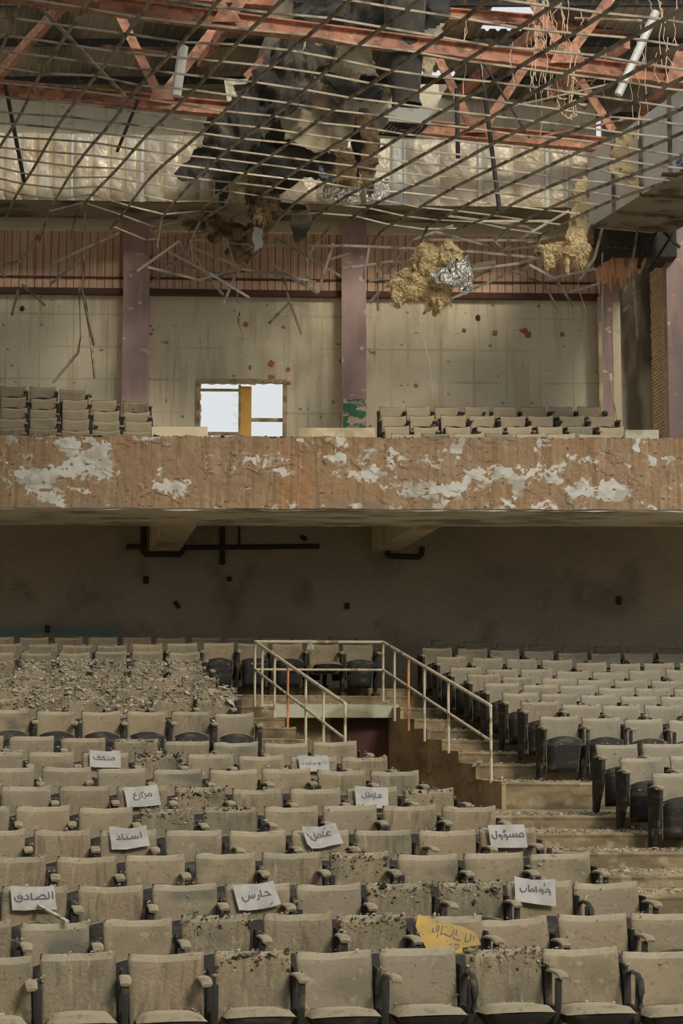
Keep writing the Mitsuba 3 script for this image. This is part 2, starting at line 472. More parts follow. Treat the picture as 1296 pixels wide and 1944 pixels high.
mat('foil', lambda p, n, uv: mix(A(184, 175, 155), A(152, 139, 112), smoothstep(0.45, 0.75, fbm(p.x * 2.5, p.y * 2, p.z * 2, 4))), 0.42, 0.2, foil_bump, 0.05)
mat('crumpled_foil', A(215, 212, 202), 0.22, 0.85, lambda p, n, uv: fbm(p.x * 16, p.y * 16, p.z * 9, 4), 0.09)
mat('galvanized', lambda p, n, uv: mix(A(200, 204, 200), A(164, 167, 162), smoothstep(0.35, 0.7, fbm(p.x * 1.8, p.y * 1.8, p.z * 1.2, 4))), 0.45, 0.15, lambda p, n, uv: fbm(p.x * 3, p.y * 3, p.z * 3, 3), 0.03)
mat('duct_under', lambda p, n, uv: mix(A(100, 94, 78), A(60, 54, 44), smoothstep(0.42, 0.68, fbm(p.x * 1.7, p.y * 2.2, p.z * 2, 4))), 0.85)
mat('sooty_cloth', lambda p, n, uv: mix(A(50, 49, 46), A(86, 80, 68), smoothstep(0.52, 0.8, fbm(p.x * 2.2, p.y * 2.2, p.z * 1.6, 4))), 0.9, 0, lambda p, n, uv: fbm(p.x * 8, p.y * 8, p.z * 3, 4), 0.04, 0.15)
mat('duct_board', lambda p, n, uv: mix(A(134, 124, 102), A(84, 78, 66), smoothstep(0.4, 0.68, fbm(p.x * 1.3, p.y * 1.1, p.z * 1.3, 4))), 0.85, 0, lambda p, n, uv: fbm(p.x * 4, p.y * 4, p.z * 4, 3), 0.04)


def wool_col(p, n, uv):
    c = mix(A(190, 174, 132), A(160, 142, 102), smoothstep(0.35, 0.65, fbm(p.x * 5, p.y * 5, p.z * 5, 4)))
    return mix(c, A(86, 70, 46), smoothstep(0.56, 0.74, fbm(p.x * 7 + 3, p.y * 7, p.z * 7, 3)) * 0.8)


def wool_bump(p, n, uv):
    return fbm(p.x * 26, p.y * 26, p.z * 26, 3)


mat('wool', wool_col, 1.0, 0, wool_bump, 0.05, 0.0)
mat('wool_brown', lambda p, n, uv: mix(A(112, 92, 66), A(66, 54, 40), smoothstep(0.4, 0.65, fbm(p.x * 6, p.y * 6, p.z * 6, 4))), 1.0, 0, wool_bump, 0.05, 0.0)
mat('paper', lambda p, n, uv: mix(A(160, 158, 155, 0.66), A(146, 145, 141, 0.66), smoothstep(0.4, 0.7, fbm(p.x * 9, p.y * 9, p.z * 9, 3))), 0.9, spec=0.1)
mat('ink', A(74, 70, 78), 0.9, spec=0.0)
mat('yellow_board', lambda p, n, uv: mix(A(170, 138, 66, 0.6), A(150, 128, 74, 0.6), smoothstep(0.4, 0.7, fbm(p.x * 6, p.y * 6, p.z * 6, 3))), 0.9, spec=0.1)
mat('rail_paint', lambda p, n, uv: mix(A(166, 156, 134, 0.58), A(124, 100, 66, 0.58), smoothstep(0.58, 0.76, fbm(p.x * 7, p.y * 7, p.z * 5, 3))), 0.6)
mat('rust_paint', lambda p, n, uv: mix(A(158, 108, 58), A(120, 84, 54), smoothstep(0.4, 0.7, fbm(p.x * 9, p.y * 9, p.z * 4, 3))), 0.7)
mat('brick', lambda p, n, uv: mix(A(176, 156, 118), A(142, 124, 92), smoothstep(0.35, 0.7, fbm(p.x * 9, p.y * 9, p.z * 14, 3))), 0.95, spec=0.05)
mat('soot_concrete', lambda p, n, uv: mix(A(140, 134, 116), A(88, 84, 74), smoothstep(0.35, 0.65, fbm(p.x * 3, p.y * 3, p.z * 0.7, 4))), 0.95, spec=0.05)
mat('mint_paint', lambda p, n, uv: mix(A(132, 134, 116), A(110, 106, 86), smoothstep(0.4, 0.7, fbm(p.x * 3, p.y * 3, p.z * 4, 4))), 0.9, spec=0.1)


def stairwall_col(p, n, uv):
    c = mix(A(124, 108, 80), A(96, 82, 58), smoothstep(0.35, 0.7, fbm(p.x * 2, p.y * 1.5, p.z * 2, 4)))
    a, b, _ = voronoi(p.y * 1.1 + 0.8 * noise(p.y * 3, 1, p.z * 3), p.z * 1.6 + 0.8 * noise(p.y * 3, 7, p.z * 3))
    return mix(c, A(44, 38, 30), (1 - smoothstep(0.008, 0.03, b - a)) * smoothstep(0.4, 0.55, noise(p.y * 0.9, 4, p.z * 0.9)))


mat('stair_plaster', stairwall_col, 0.95, 0, lambda p, n, uv: fbm(p.x * 6, p.y * 6, p.z * 6, 3), 0.02, 0.05)
mat('plaster_chip', lambda p, n, uv: mix(A(160, 154, 138, 0.66), A(112, 104, 84, 0.66), smoothstep(0.3, 0.7, noise(p.x * 19, p.y * 19, p.z * 19))), 0.95, spec=0.05)
mat('dark_chip', lambda p, n, uv: mix(A(118, 108, 84, 0.66), A(52, 50, 40, 0.66), smoothstep(0.3, 0.7, noise(p.x * 17, p.y * 17, p.z * 17))), 0.95, spec=0.05)
mat('wire', A(158, 138, 112), 0.6)
mat('frame_paint', lambda p, n, uv: mix(A(128, 114, 90), A(96, 82, 60), smoothstep(0.4, 0.7, fbm(p.x * 7, p.y * 7, p.z * 7, 3))), 0.85)
mat('ochre_paint', A(192, 148, 62), 0.8)
mat('plywood', lambda p, n, uv: mix(A(164, 118, 82), A(124, 86, 58), smoothstep(0.4, 0.7, fbm(p.x * 24, p.y * 4, p.z * 2, 3))), 0.8)
mat('beam_paint', lambda p, n, uv: mix(A(204, 196, 178), A(160, 148, 122), smoothstep(0.5, 0.8, fbm(p.x * 3, p.y * 3, p.z * 2, 4))), 0.9, spec=0.1)
mat('dull_sheet', lambda p, n, uv: mix(A(112, 114, 106), A(84, 84, 76), smoothstep(0.4, 0.7, fbm(p.x * 4, p.y * 4, p.z * 4, 3))), 0.6)
mat('rust_plate', A(126, 76, 44), 0.85)
mat('concrete', lambda p, n, uv: mix(A(112, 106, 92), A(86, 80, 68), smoothstep(0.3, 0.7, fbm(p.x * 1.2, p.y * 1.2, p.z * 1.2, 4))), 0.95, spec=0.05)
mat('pipe_dark', A(48, 44, 42), 0.7)
mat('pigeon_grey', lambda p, n, uv: mix(A(108, 112, 122), A(60, 62, 72), smoothstep(0.4, 0.65, fbm(p.x * 20, p.y * 20, p.z * 20, 2))), 0.7)
mat('pigeon_dark', A(44, 46, 58), 0.6)
mat('pigeon_leg', A(120, 66, 58), 0.7)


# ---------------------------------------------------------------- seating rows read off the photograph (left edges and top edges of the backs, in pixels)
E = 0.2                                   # the rows run slightly away to the right
ROT = math.atan(E)
CH = 0.78                                 # chair height


def plane_Y(v):
    y = (CY - v) / F
    t = (SP + y * CP) / (CP - y * SP)
    return 3.528 / (0.168 - t)


# name, v at the middle, left block (lefts, width, tops), right block (lefts, width, tops)
ROWS = [
    ('front row', 1801, ([-83, 76, 240, 402, 558, 715, 876, 1024, 1175], 148, [1812, 1804, 1805, 1800, 1801, 1796, 1795, 1795, 1800]), None),
    ('second row', 1735, ([-110, 39, 192, 341, 495, 635, 777, 908, 1052, 1190], 134, [1745, 1746, 1741, 1732, 1730, 1733, 1734, 1740, 1731, 1728]), None),
    ('third row', 1673, ([0, 144, 286, 422, 558, 690, 825, 956, 1082], 127, [1679, 1677, 1674, 1674, 1675, 1672, 1670, 1669, 1671]), None),
    ('fourth row', 1616, ([-28, 105, 235, 367, 493, 621, 750, 875, 1001], 117, [1622, 1622, 1619, 1616, 1614, 1614, 1617, 1616, 1617]), None),
    ('fifth row', 1572, ([-62, 62, 187, 309, 430, 550, 669, 789, 904], 111, [1572, 1572, 1573, 1573, 1573, 1573, 1572, 1572, 1567]), None),
    ('sixth row', 1528, ([-85, 29, 147, 264, 382, 497, 610, 723, 833], 105, [1527, 1527, 1529, 1531, 1529, 1528, 1526, 1526, 1528]), None),
    ('seventh row', 1493, ([0, 110, 221, 331, 438, 547, 655, 761], 98, [1489, 1489, 1490, 1490, 1494, 1494, 1492, 1494]), None),
    ('eighth row', 1459, ([-28, 78, 183, 289, 393, 494, 598, 699], 95, [1454, 1452, 1456, 1457, 1457, 1455, 1459, 1461]), ([1234], 86, [1464])),
    ('ninth row', 1433, ([-45, 52, 153, 255, 353, 450, 548, 644], 90, [1423, 1424, 1426, 1427, 1428, 1431, 1433, 1434]), ([1173, 1265], 84, [1435, 1432])),
    ('tenth row', 1405, ([-80, 16, 114, 213, 309, 402, 496, 590], 87, [1395, 1395, 1398, 1400, 1404, 1406, 1407, 1404]), ([1127, 1213, 1299], 81, [1410, 1409, 1409])),
    ('eleventh row', 1350, ([-17, 68, 153, 238, 322, 406], 76, [1344, 1346, 1347, 1347, 1348, 1351]), ([1020, 1100, 1181, 1263], 75, [1357, 1359, 1362, 1364])),
    ('twelfth row', 1326, ([-35, 46, 127, 208, 288, 370], 72, [1322] * 6), ([985, 1062, 1139, 1217, 1294], 74, [1328, 1335, 1336, 1336, 1336])),
    ('thirteenth row', 1306, ([-17, 61, 139, 217, 295, 373], 72, [1302] * 6), ([949, 1022, 1099, 1173, 1249], 70, [1312, 1314, 1316, 1319, 1319])),
    ('fourteenth row', 1287, ([-38, 38, 115, 191, 267, 344], 66, [1283] * 6), ([915, 988, 1059, 1132, 1202, 1275], 68, [1294, 1297, 1298, 1302, 1303, 1304])),
    ('fifteenth row', 1270, ([24, 98, 172, 246, 321], 64, [1266, 1266, 1266, 1266, 1264]), ([883, 950, 1024, 1093, 1162, 1232], 65, [1276, 1281, 1284, 1286, 1288, 1288])),
    ('sixteenth row', 1255, ([-33, 39, 110, 179, 250, 321], 62, [1252] * 6), ([851, 920, 985, 1052, 1120, 1189, 1258], 62, [1263, 1267, 1267, 1271, 1273, 1269, 1268])),
    ('seventeenth row', 1239, ([-33, 39, 110, 179, 248, 319], 61, [1236, 1236, 1236, 1233, 1233, 1235]), ([825, 892, 958, 1024, 1090, 1153, 1218, 1285], 60, [1242, 1246, 1248, 1250, 1255, 1256, 1256, 1256])),
    ('eighteenth row', 1223, ([-18, 50, 116, 182, 249, 315, 383, 449, 514, 583, 647], 60, [1218, 1221, 1222, 1222, 1219, 1218, 1218, 1217, 1217, 1217, 1217]),
     ([798, 865, 927, 991, 1055, 1117, 1180, 1245], 58, [1227, 1229, 1230, 1232, 1236, 1237, 1236, 1237])),
    ('last row', 1211, ([-30, 36, 102, 165, 231, 295, 362, 427, 493, 553, 620], 57, [1207] * 11), ([815, 877, 939, 1001, 1063, 1125, 1187, 1250], 55, [1214, 1217, 1219, 1221, 1224, 1226, 1226, 1227])),
]
rows = []
for name, vc, left, right in ROWS:
    Yc = plane_Y(vc)
    pts = []
    for blk, side in ((left, 'left'), (right, 'right')):
        if blk:
            for k, (u, v) in enumerate(zip(blk[0], blk[2])):
                p = Pe(u + blk[1] / 2, v + 2, Yc, E)
                q = Pe(u + blk[1], v + 2, Yc, E)
                pts.append((side, k, p, 2 * np.hypot(*(q - p)[:2]), len(blk[0])))
    X, Z = np.array([p[2][0] for p in pts]), np.array([p[2][2] for p in pts])
    a, b = np.polyfit(X, Z, 1)
    rows.append(dict(name=name, Y=Yc, a=a, b=b - CH, seats=pts))


def ztier(i, x):
    return rows[i]['a'] * x + rows[i]['b']


VL, VR = (4.83, -0.2156), (5.79, -0.18)   # the two sides of the stairwell: X = a + b Y
FRONT = 0.66                               # from the chair back to the nose of its step


def edge_x(line, yc):
    """X where the slanted row line Y = yc + E X meets a side line."""
    a, b = line
    return (a + b * yc) / (1 - b * E)


def tier(i, lo, hi, ya, yb, zb):
    """One step of the raked floor between two ends (a number or a side line)."""
    prof = [(ya, -9), (ya, -0.045), (ya - 0.012, -0.018), (ya - 0.004, -0.004), (ya + 0.02, 0.0), (yb, 0.0), (yb, -9)]
    v = []
    ends = []
    for end in (lo, hi):
        for dy, dz in prof:
            yc = rows[i]['Y'] + dy
            x = edge_x(end, yc) if isinstance(end, tuple) else end
            v.append([x, yc + E * x, zb if dz < -5 else ztier(i, x) + dz])
    n = len(prof)
    f = []
    for k in range(n):
        m = (k + 1) % n
        f += [[k, n + m, m], [k, n + k, n + m]]
    f += [[0, k, k + 1] for k in range(1, n - 1)] + [[n, n + k + 1, n + k] for k in range(1, n - 1)]
    return tm(v, f)


struct('floor', box(-11.5, 11, -9, 11.2, -0.3, 0.02 + ztier(0, 0)), 'concrete')
NR = len(rows)
WELL = range(11, 17)
for i in range(NR):
    ya = -FRONT
    if i == 10:
        ya = -0.9
    yb = (rows[i + 1]['Y'] - rows[i]['Y'] - FRONT + 0.06) if i + 1 < NR else 2.2
    if i == 9:
        yb += 0.3
    zb = ztier(i, 0) - 0.55 if i < 10 else 0.9
    if i in WELL or i == 10:
        obj('step', tier(i, -9, VL, ya, yb, zb), 'carpet', 'floor')
        obj('step', tier(i, VR, 8, ya, yb, zb), 'carpet', 'floor')
    else:
        obj('step', tier(i, -9, 8, ya, yb, zb), 'carpet', 'floor')

# stairwell between the rails: landing slab, side walls with a stepped top, floor
def side_wall(line, sgn, name):
    """Stepped wall along one side of the stairwell."""
    v, f = [], []
    prof = []
    for i in list(range(10, 18)):
        ya = rows[i]['Y'] - (0.9 if i == 10 else FRONT)
        x = edge_x(line, ya)
        y0 = ya + E * x
        ya2 = rows[i + 1]['Y'] - FRONT
        x2 = edge_x(line, ya2)
        y1 = ya2 + E * x2
        if i == 17:
            break
        z = ztier(i, x) + 0.012
        prof += [(x, y0, z), (x2, y1, z)]
    n = len(prof)
    for off in (0, sgn * 0.22):
        for (x, y, z) in prof:
            v.append([x + off, y, z])
        for (x, y, z) in prof:
            v.append([x + off, y, 0.6])
    m = 2 * n
    for k in range(n - 1):
        q = [[k, k + 1, n + k + 1, n + k], [m + k, m + n + k, m + n + k + 1, m + k + 1], [k, m + k, m + k + 1, k + 1]]
        for a, b, c, d in q:
            f += [[a, b, c], [a, c, d]]
    f += [[0, n, m + n], [0, m + n, m]]
    return obj(name, tm(v, f), 'stair_plaster', 'floor')


side_wall(VR, 0.24, 'stairwell_wall')
side_wall(VL, -0.24, 'stairwell_wall')
i8 = 17
yl = rows[i8]['Y'] - FRONT
xl, xr = edge_x(VL, yl - 0.45), edge_x(VR, yl - 0.45)
zt = ztier(17, -0.3) - 0.14
slab = hexa([[xl - .1, yl - .45 + E * xl, zt - .2], [xr + .1, yl - .45 + E * xr, zt - .2], [xr + .1, yl + .3 + E * xr, zt - .2], [xl - .1, yl + .3 + E * xl, zt - .2],
             [xl - .1, yl - .45 + E * xl, zt], [xr + .1, yl - .45 + E * xr, zt], [xr + .1, yl + .3 + E * xr, zt], [xl - .1, yl + .3 + E * xl, zt]])
obj('landing_slab', slab, 'mint_paint', 'floor', label='pale green edge of the landing over the stairwell')
obj('stairwell_floor', box(-2.2, 2.6, 20.8, 29, 0.5, 0.7), 'concrete', 'floor')
obj('stairwell_wall', box(-2.4, 2.6, 28.2, 28.4, 0.6, ztier(17, 0) - .3), 'wood_dark', 'floor')

# ---------------------------------------------------------------- balcony front and what is under it
BY, BE = 26.3, 0.03
zft, zfb = Pe(648, 830, BY, BE)[2], Pe(648, 966, BY, BE)[2]


def slant(x0, x1, y0, y1, z0, z1, e):
    """Box whose faces run along Y = y + e X."""
    return hexa([[x0, y0 + e * x0, z0], [x1, y0 + e * x1, z0], [x1, y1 + e * x1, z0], [x0, y1 + e * x0, z0],
                 [x0, y0 + e * x0, z1], [x1, y0 + e * x1, z1], [x1, y1 + e * x1, z1], [x0, y1 + e * x0, z1]])


def fascia_mesh():
    nx, nz = 260, 24
    x = np.linspace(-9, 8, nx)
    z = np.linspace(zfb, zft, nz)
    pts = np.zeros((nz, nx, 3))
    pts[..., 0], pts[..., 2] = x, z[:, None]
    pts[..., 1] = BY + BE * x + 0.02 * (meshkit.fbm(np.stack([pts[..., 0] * 2, pts[..., 2] * 0 + 1, pts[..., 2] * 2], -1), 3, 2) - 0.5)
    edge = (meshkit.fbm(np.column_stack([x * 4, x * 0, x * 0]), 4, 9) - 0.5)
    pts[-1, :, 2] += 0.06 * edge
    pts[0, :, 2] += 0.03 * edge
    back = pts.copy()
    back[..., 1] = BY + BE * x + 0.22
    a, b = grid_mesh(pts[::-1]), grid_mesh(back)
    top = grid_mesh(np.stack([back[-1], pts[-1]]))
    bot = grid_mesh(np.stack([pts[0], back[0]]))
    return cat([a, b, top, bot])


struct('wall_balcony_front', fascia_mesh(), 'fascia_paint', label='orange-tan balcony front with peeling white patches')


def band_mesh():
    nx, ny = 200, 14
    x, y = np.linspace(-9, 8, nx), np.linspace(0.0, 2.05, ny)
    p = np.zeros((ny, nx, 3))
    p[..., 0] = x
    p[..., 1] = BY + 0.03 + y[:, None] + BE * x
    p[..., 2] = zfb - 0.02 + 0.05 * (meshkit.fbm(np.stack([p[..., 0] * 2.2, p[..., 1] * 2.2, p[..., 0] * 0], -1), 4, 4) - 0.5)
    bk = grid_mesh(np.stack([p[-1], p[-1] + [0, 0, 0.6]]))
    return cat([grid_mesh(p), bk, grid_mesh(np.stack([p[0] + [0, 0, .1], p[0]]))])


struct('ceiling', slant(-11.5, 10, BY + 0.2, 38, zfb + 0.5, zfb + 0.8, BE), 'soffit', label='rough concrete soffit under the balcony')
obj('edge_beam', band_mesh(), 'soffit', 'ceiling')
LW = 31.7
for (ua, ub) in ((318, 375), (788, 838)):
    c = [Pe(ua, 1000, BY + 2.05, BE), Pe(ub, 1000, BY + 2.05, BE)]
    x0, x1, y0 = c[0][0], c[1][0], c[0][1]
    dx = -0.19 * (LW - y0)
    zb_ = zfb - 0.03
    m = hexa([[x0, y0 - .1, zb_], [x1, y0 - .1, zb_], [x1 + dx + .06, LW + .1, zb_ - 0.06], [x0 + dx, LW + .1, zb_ - 0.06],
              [x0, y0 - .1, zb_ + .6], [x1, y0 - .1, zb_ + .6], [x1 + dx + .06, LW + .1, zb_ + .6], [x0 + dx, LW + .1, zb_ + .6]])
    obj('cantilever_beam', m, 'cream_paint', 'ceiling')
struct('wall_rear', slant(-11.5, 10, LW, LW + 0.3, 0.5, zfb + 0.6, 0.0), 'under_plaster')
pw = LW - 0.06
for pts_, r in (([(240, 1038), (272, 1038)], .045), ([(345, 1040), (606, 1037)], .045), ([(422, 1000), (422, 1072)], .05), ([(454, 1000), (454, 1034)], .02)):
    solo('wall_pipe', sweep([P(u, v, pw) for u, v in pts_], r, n=8), 'pipe_dark',
         {272: 'short dark conduit left of the left cantilever beam', 606: 'long dark horizontal conduit on the wall under the balcony', 422: 'dark upright pipe crossing the conduit under the balcony', 454: 'thin dark cable drop above the long conduit'}[pts_[1][0]], 'pipe')
for k, us in enumerate(((272, 345, 1000, 1052), (735, 800, 1002, 1056))):
    u0, u1, v0, v1 = us
    path = [P(u0, v0, pw), P(u0, v1 - 4, pw), P(u0 + 4, v1, pw), P(u1 - 4, v1 + 1, pw), P(u1, v1 - 3, pw), P(u1 + 1, v1 - 18, pw)]
    solo('wall_pipe', sweep(path, .05, n=8), 'pipe_dark', ('dark pipe looped round the wall end of the left beam', 'dark pipe looped round the wall end of the right beam')[k], 'pipe')
for k, (u, v, w, h, a) in enumerate(((336, 1148, 7, 16, -35), (277, 1101, 10, 14, 5), (435, 1099, 9, 9, 0), (576, 1021, 14, 8, 30), (659, 1150, 9, 12, 0), (90, 1194, 9, 14, 0), (1175, 1140, 9, 16, 0))):
    s = (LW - .02) / F
    m = cham(-w * s / 2, w * s / 2, -.03, .03, -h * s / 2, h * s / 2, .012)
    m.apply_transform(trimesh.transformations.rotation_matrix(math.radians(a), [0, 1, 0]))
    m.apply_translation(P(u, v, LW - .02))
    solo('junction_box', m, 'pipe_dark', ('slanted dark socket plate left of the wall centre', 'small dark box below the left beam', 'small round-looking dark box below the long conduit', 'small tilted dark bracket near the conduit end',
         'dark socket box between the two beams', 'dark socket at the blue stain on the far left', 'dark socket low on the right of the wall')[k] + ' under the balcony', 'junction box')
# balcony floor steps (behind the front, under its seats)
# ---------------------------------------------------------------- upper rear wall
WY, WE = 36.5, 0.05


def zw(v, off=0.0):
    return P(648, v, WY - off)[2]


def xw(u, v=600, off=0.0):
    return Pe(u, v, WY - off, WE)[0]


def wbox(x0, x1, z0, z1, o0, o1, ch=0):
    """Box on the rear wall, from o0 to o1 in front of it."""
    return slant(x0, x1, WY - o1, WY - o0, z0, z1, WE)


XR = xw(1137)
wx0, wx1, wz0, wz1 = xw(381), xw(540), zw(835), zw(727)
zroof = zw(150)
zfl = zft + 1.0


def wall_with_hole():
    """Plaster wall around the ragged window opening, finely cut so that the opening's edge is broken."""
    r = np.random.default_rng(3)
    hole = []
    cx = [(wx0, wz0), (wx1, wz0), (wx1, wz1), (wx0, wz1)]
    for (a, b) in zip(cx, cx[1:] + cx[:1]):
        for t in np.linspace(0, 1, 26)[:-1]:
            hole.append((a[0] + (b[0] - a[0]) * t + r.normal(0, .012), a[1] + (b[1] - a[1]) * t + r.normal(0, .012)))
    pg = Polygon([(-11.5, zfl - 2.5), (XR, zfl - 2.5), (XR, zroof), (-11.5, zroof)], [hole])
    m = trimesh.creation.extrude_polygon(pg, 0.25, engine='earcut')
    v = np.array(m.vertices)
    w = np.column_stack([v[:, 0], WY + WE * v[:, 0] + 0.25 - v[:, 2], v[:, 1]])
    return tm(w, np.array(m.faces))


struct('wall_back', wall_with_hole(), 'plaster', label='stained cream plaster wall behind the balcony')
# window: outer frame, ochre post, bars, one surviving pane
fr = 0.05
o0, o1 = -0.02, 0.06
struct('window_1', cat([wbox(xw(374), xw(381), zw(835), zw(722), o0, o1), wbox(xw(537), xw(545), zw(835), zw(722), o0, o1), wbox(xw(374), xw(545), zw(729), zw(722), o0, o1)]), 'frame_paint', label='broken window opening with brown frame in the balcony wall')
obj('post', wbox(xw(457), xw(477), zw(835), zw(733), -.25, -.12), 'ochre_paint', 'window_1', label='flat ochre post')
obj('bar', wbox(xw(381), xw(457), zw(742), zw(738), -.2, -.12), 'frame_paint', 'window_1')
obj('bar', wbox(xw(385), xw(457), zw(826), zw(820), -.2, -.12), 'frame_paint', 'window_1')
obj('bar', wbox(xw(477), xw(537), zw(799), zw(793), -.2, -.12), 'frame_paint', 'window_1')
obj('bar', wbox(xw(453), xw(457), zw(826), zw(730), -.2, -.1), 'frame_paint', 'window_1')
obj('pane', wbox(xw(442), xw(453), zw(820), zw(742), -.17, -.165), 'pane_glass', 'window_1')
scene['pane_glass'] = {'type': 'thindielectric'}
scene['pane_dirty'] = {'type': 'twosided', 'bsdf': {'type': 'diffuse', 'reflectance': {'type': 'rgb', 'value': [.6, .6, .56]}}}

# wood panelling: upright boards above and below a rail
zb0, zb1, zb2 = zw(562, .1), zw(533, .1), zw(442, .1)
wood_ply = {}
x, k = -8.0, 0
bw = 0.155
while x < XR + 0.1:
    for (za, zb, off) in ((zb0 + .02, zb1 - .015, .10), (zb1 + .02, zb2, .07)):
        j = rng.uniform(-.006, .006)
        obj('board', wbox(x + .006, x + bw - .006, za, zb, .0, off + j), 'wood_plank', 'wall_back')
    x += bw
obj('backing', wbox(-8, XR + .1, zb0, zb2, -.01, .03), 'wood_dark', 'wall_back')
struct('trim_1', wbox(-8, XR + .1, zb1 - .02, zb1 + .02, .0, .13), 'wood_dark')
struct('trim_2', wbox(-8, XR + .1, zw(564, .1), zw(553, .1), .0, .14), 'wood_dark')
struct('trim_3', wbox(-9, XR + .2, zw(442, .2), zw(392, .2), .0, .2), 'beam_paint', label='pale beam above the wood panelling')
for n_, (ua, ub, bs, vb) in enumerate(((233, 281, 'column_paint', 880), (648, 695, 'column_paint', 880), (1139, 1176, 'column_paint', 880))):
    m = wbox(xw(ua, off=.35), xw(ub, off=.35), zw(vb, .3), zw(398, .3), 0, .35)
    struct(f'wall_column_{n_ + 1}', m, bs, label=('mauve column near the left balcony seats', 'mauve column in the middle of the balcony wall', 'mauve column with a worn cream edge at the right end of the balcony wall')[n_])
xa, xb = xw(649, off=.36), xw(694, off=.36)
obj('paint_remnant', slant(xa + .02, xb, WY - .358, WY - .352, zw(812, .36), zw(757, .36), WE), 'column_green', 'wall_column_2', label='green paint left at the foot of the column')
obj('worn_edge', slant(xw(1135, off=.4), xw(1142, off=.4), WY - .40, WY - .3, zw(880, .3), zw(560, .3), WE), 'cream_paint', 'wall_column_3')
obj('cream_strip', slant(xw(1162, off=.37), xw(1177, off=.37), WY - .37, WY - .2, zw(880, .3), zw(570, .3), WE), 'cream_paint', 'wall_column_3')
# sooty recess and brick return on the right
struct('wall_recess', slant(XR + .2, 9.5, WY + 0.5, WY + 0.7, zfl - 2, zroof, WE), 'soot_concrete', label='sooty dark concrete at the right end of the balcony')
struct('wall_column_4', slant(xw(1266, off=1.0), xw(1330, off=1.0), WY - 1.0, WY + .4, zfl - 2, zw(400), WE), 'column_paint', label='mauve pier at the right edge')
pA, pB = P(1238, 600, 37.1), P(1267, 600, 36.1)
brv = mikit.ply(cham(-.5, .5, -.5, .5, -.5, .5, .12))
nb = 0
bh = 0.066
zz = zw(822)
q0, q1 = pA + [0.02, .05, 0], pB + [0.02, .05, 0]
obj('mortar', hexa([[q0[0], q0[1], zz], [q1[0], q1[1], zz], [q1[0] + .3, q1[1] + .3, zz], [q0[0] + .3, q0[1] + .3, zz], [q0[0], q0[1], zw(505)], [q1[0], q1[1], zw(505)], [q1[0] + .3, q1[1] + .3, zw(505)], [q0[0] + .3, q0[1] + .3, zw(505)]]), 'concrete', 'wall_column_4')
rj = random.Random(5)
while zz < zw(505):
    c = 0
    L = np.hypot(*(pB - pA)[:2])
    off = 0.0 if nb % 2 else 0.11
    s = -off + rj.uniform(-.03, .03)
    while s < L:
        s0, s1 = max(s, rj.uniform(-.03, .03)), min(s + .215, L)
        if s1 - s0 > .05:
            t = ((s0 + s1) / 2) / L
            q = pA + (pB - pA) * t
            ang = math.atan2(pB[1] - pA[1], pB[0] - pA[0])
            M = trimesh.transformations.translation_matrix([q[0] + rj.uniform(0, .004), q[1], zz + bh / 2]) @ trimesh.transformations.rotation_matrix(ang, [0, 0, 1]) @ np.diag([s1 - s0 - .008, .1, bh - .006, 1])
            obj('brick', brv, 'brick', 'wall_column_4', to_world=M)
        s += .225
    zz += bh + .004
    nb += 1

# balcony low walls
def lowwall(ua, ub, vt, Y):
    a, b = P(ua, vt, Y), P(ub, vt, Y)
    return box(a[0], b[0], Y, Y + .15, a[2] - 1.2, a[2])


struct('wall_parapet_1', lowwall(288, 393, 810, 31.6), 'cream_paint')
struct('wall_parapet_2', lowwall(567, 712, 812, 31.6), 'cream_paint')
struct('wall_parapet_3', lowwall(1186, 1250, 816, 31.6), 'mint_paint')
# ---------------------------------------------------------------- balcony seats, read off the photograph
BAL = [
    ('top row', 35.2, [-51, 1, 56, 113], 50, [731, 732, 734, 739], [718, 768, 824, 879, 932, 988, 1039, 1093], 47, [771] * 8),
    ('second row from top', 34.2, [-56, 2, 60, 118, 173, 232], 49, [750, 752, 755, 757, 759, 761], [722, 775, 834, 888, 948, 1000, 1059, 1115], 49, [788] * 8),
    ('middle row', 33.2, [-56, 2, 57, 118, 176, 234], 51, [771, 773, 776, 776, 779, 781], [728, 783, 843, 903, 960, 1018, 1075, 1135], 49, [808, 808, 808, 809, 808, 808, 808, 809]),
    ('fourth row from top', 32.2, [-2, 57, 118, 176, 236], 52, [793, 792, 795, 798, 799], [740, 799, 859, 918, 977, 1036, 1095], 55, [822] * 7),
    ('lowest visible row', 31.2, [-5, 55, 116, 174, 234], 54, [811, 812, 815, 815, 817], None, 0, None)]
bal = []
for name, Y, Ls, wl, tl, Rs, wr, tr in BAL:
    for side, S, w, t in (('left', Ls, wl, tl), ('right', Rs, wr, tr)):
        if S:
            p = np.array([P(u + w / 2, v + 1, Y) for u, v in zip(S, t)])
            a, b = np.polyfit(p[:, 0], p[:, 2], 1)
            bal.append(dict(name=name, side=side, Y=Y, a=a, b=b - CH, p=p, w=w / F * Y * 1.02))
            xa, xb = p[0][0] - .7, p[-1][0] + .7
            z0, z1 = a * xa + b - CH, a * xb + b - CH
            m = hexa([[xa, Y - .6, z0 - .35], [xb, Y - .6, z1 - .35], [xb, Y + .42, z1 - .35], [xa, Y + .42, z0 - .35], [xa, Y - .6, z0], [xb, Y - .6, z1], [xb, Y + .42, z1], [xa, Y + .42, z0]])
            if not bal[1:]:
                struct('floor', m, 'concrete')
            else:
                obj('step', m, 'concrete', 'floor_001')

